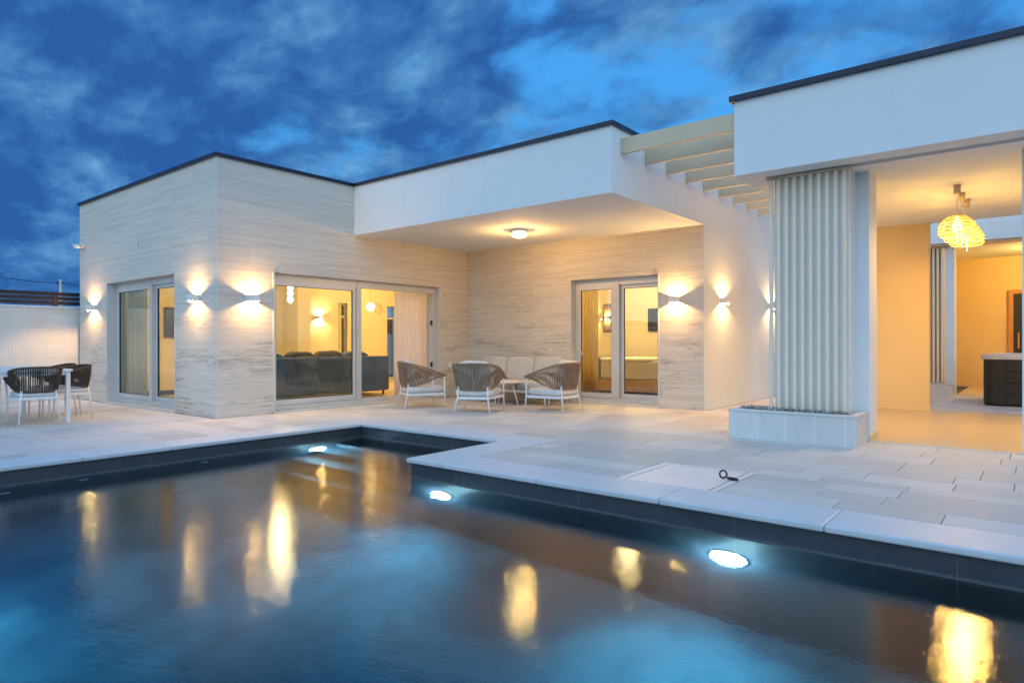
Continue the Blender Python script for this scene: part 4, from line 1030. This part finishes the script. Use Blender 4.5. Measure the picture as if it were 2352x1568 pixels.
# ------------------------------------------------------------------ pool lamps and inlets
def make_poollamp():
    r = thing('pool_lamp', '', 'pool lamp', group='round underwater lamps in the pool wall')
    b = MB()   # faces -Y
    b.lathe([(.128, -.001), (.128, -.010), (.122, -.016), (.120, -.010)], n=36, axis='y'); b.build('rim', 'wmetal', r)
    b = MB(); b.lathe([(.119, -.011), (.100, -.030), (.05, -.040), (.002, -.042)], n=32, axis='y'); b.build('lens', 'poollamp', r)
    lamp('lamp_light', 'POINT', (0, -.10, .02), 34, (0.72, 0.93, 1.0), r, radius=.012)
    sp = lamp('lamp_beam', 'SPOT', (0, -.055, 0), 135, (0.24, 0.86, 1.0), r, radius=.012, spot_size=R(100), spot_blend=1.0)
    sp.rotation_euler = (R(-48), 0, 0)
    return r
pl = make_poollamp()
for i, (l, rz, lb) in enumerate([((-4.254, PYF, -.60), 0, 'underwater lamp just right of the inner pool corner'),
                                 ((-1.60, PYF, -.60), 0, 'brightest underwater lamp, in the right pool wall'),
                                 ((PXL, 4.95, -.60), R(90), 'underwater lamp in the left wall near the steps'),
                                 ((1.10, PYF, -.60), 0, 'underwater lamp further right in the long pool wall, outside the picture'),
                                 ((-5.0, PY0, -.60), R(180), 'underwater lamp in the near pool wall, outside the picture at left')]):
    place(pl, i == 0, l, rz, lb)
b0 = None
for i, (l, rz, lb) in enumerate([((PXL, 1.70, -.45), R(90), 'small pale water inlet nearest the left picture edge'), ((PXL, 2.32, -.36), R(90), 'small pale water inlet in the left pool wall, middle one'), ((PXL, 3.50, -.36), R(90), 'small pale water inlet in the left pool wall, towards the steps'), ((-6.72, PYB, -.33), 0, 'small pale water inlet in the end wall over the steps')]):
    if b0 is None:
        b0 = thing('water_inlet', lb, 'water inlet', l, rz, 'round pool inlets')
        b = MB(); b.lathe([(.042, -.001), (.042, -.01), (.026, -.016), (.024, -.008)], n=20, axis='y'); b.build('ring', 'wmetal', b0)
        b = MB(); b.lathe([(.023, -.006), (.015, -.012), (.001, -.014)], n=12, axis='y'); b.build('nozzle', 'wmetal', b0)
    else: place(b0, False, l, rz, lb)

# ------------------------------------------------------------------ boundary wall, fence, poles, neighbours
r = thing('boundary_wall', 'pale limestone block wall left of the villa behind the dining table', 'wall', (-15.0, 4.7, 0))
b = MB(); b.box(-.2, 0, -14.7, 1.2, -.03, 1.80); b.build('blockwork', 'blocks', r)
b = MB(); b.box(-.22, .02, -14.7, 1.2, 1.801, 1.83); b.build('cap', 'render', r)
fr_ = thing('slatted_fence', 'low black slatted fence on top of the pale boundary wall', 'fence', (-15.1, 4.7, 1.83))
for k in range(3):
    b = MB(); b.box(-.012, .012, -14.6, 1.1, .035 + k * .088, .035 + k * .088 + .074); b.build('slat', 'black', fr_)
for k in range(9):
    b = MB(); b.box(-.03, .03, -.30 - k * 1.6, -.36 - k * 1.6, 0.0, .27); b.box(-.05, .05, -.28 - k * 1.6, -.38 - k * 1.6, 0, .012); b.build('post', 'black', fr_)
r = thing('garden_wall', 'pale wall seen far behind through the living room back windows', 'wall', (-18.2, 12.5, 0))
b = MB(); b.box(-.2, 0, -7.5, 12, -.03, 1.42); b.build('blockwork', 'blocks', r)
b = MB(); b.box(-.14, -.06, -7.5, 12, 1.421, 1.98); b.build('board_screen', 'brownwood', r)
def pole(x, y_, h, lb):
    r = thing('utility_pole', lb, 'utility pole', (x, y_, -.03), group='utility poles beyond the boundary')
    b = MB(); b.tube([(0, 0, 0), (0, 0, h)], [.16, .11], 10); b.build('shaft', 'beige', r)
    b = MB(); b.bar((-.4, -.2, h - .35), (.4, .2, h - .35), .08, .08); b.lathe([(.04, h - .31), (.05, h - .22), (.02, h - .18)], (-.35, -.18, 0), n=8); b.build('cross_arm', 'dark', r)
pole(-69.9, 20.7, 7.0, 'pale utility pole rising above the black fence left of the villa')
pole(-74.6, 17.0, 7.9, 'utility pole at the very left edge above the black fence')
b = MB()
P = [Vector((-90, 5, 7.0)), Vector((-74.6, 17.0, 7.3)), Vector((-69.9, 20.7, 6.7)), Vector((-50, 36, 4.5))]
for a, c in zip(P, P[1:]):
    b.tube([a.lerp(c, k / 8) - Vector((0, 0, .5 * (1 - (k / 4 - 1) ** 2) * (a - c).length / 20)) for k in range(9)], .03, 5)
tag(b.build('overhead_cable', 'black'), 'thin dark cable strung between the distant utility poles', 'cable')
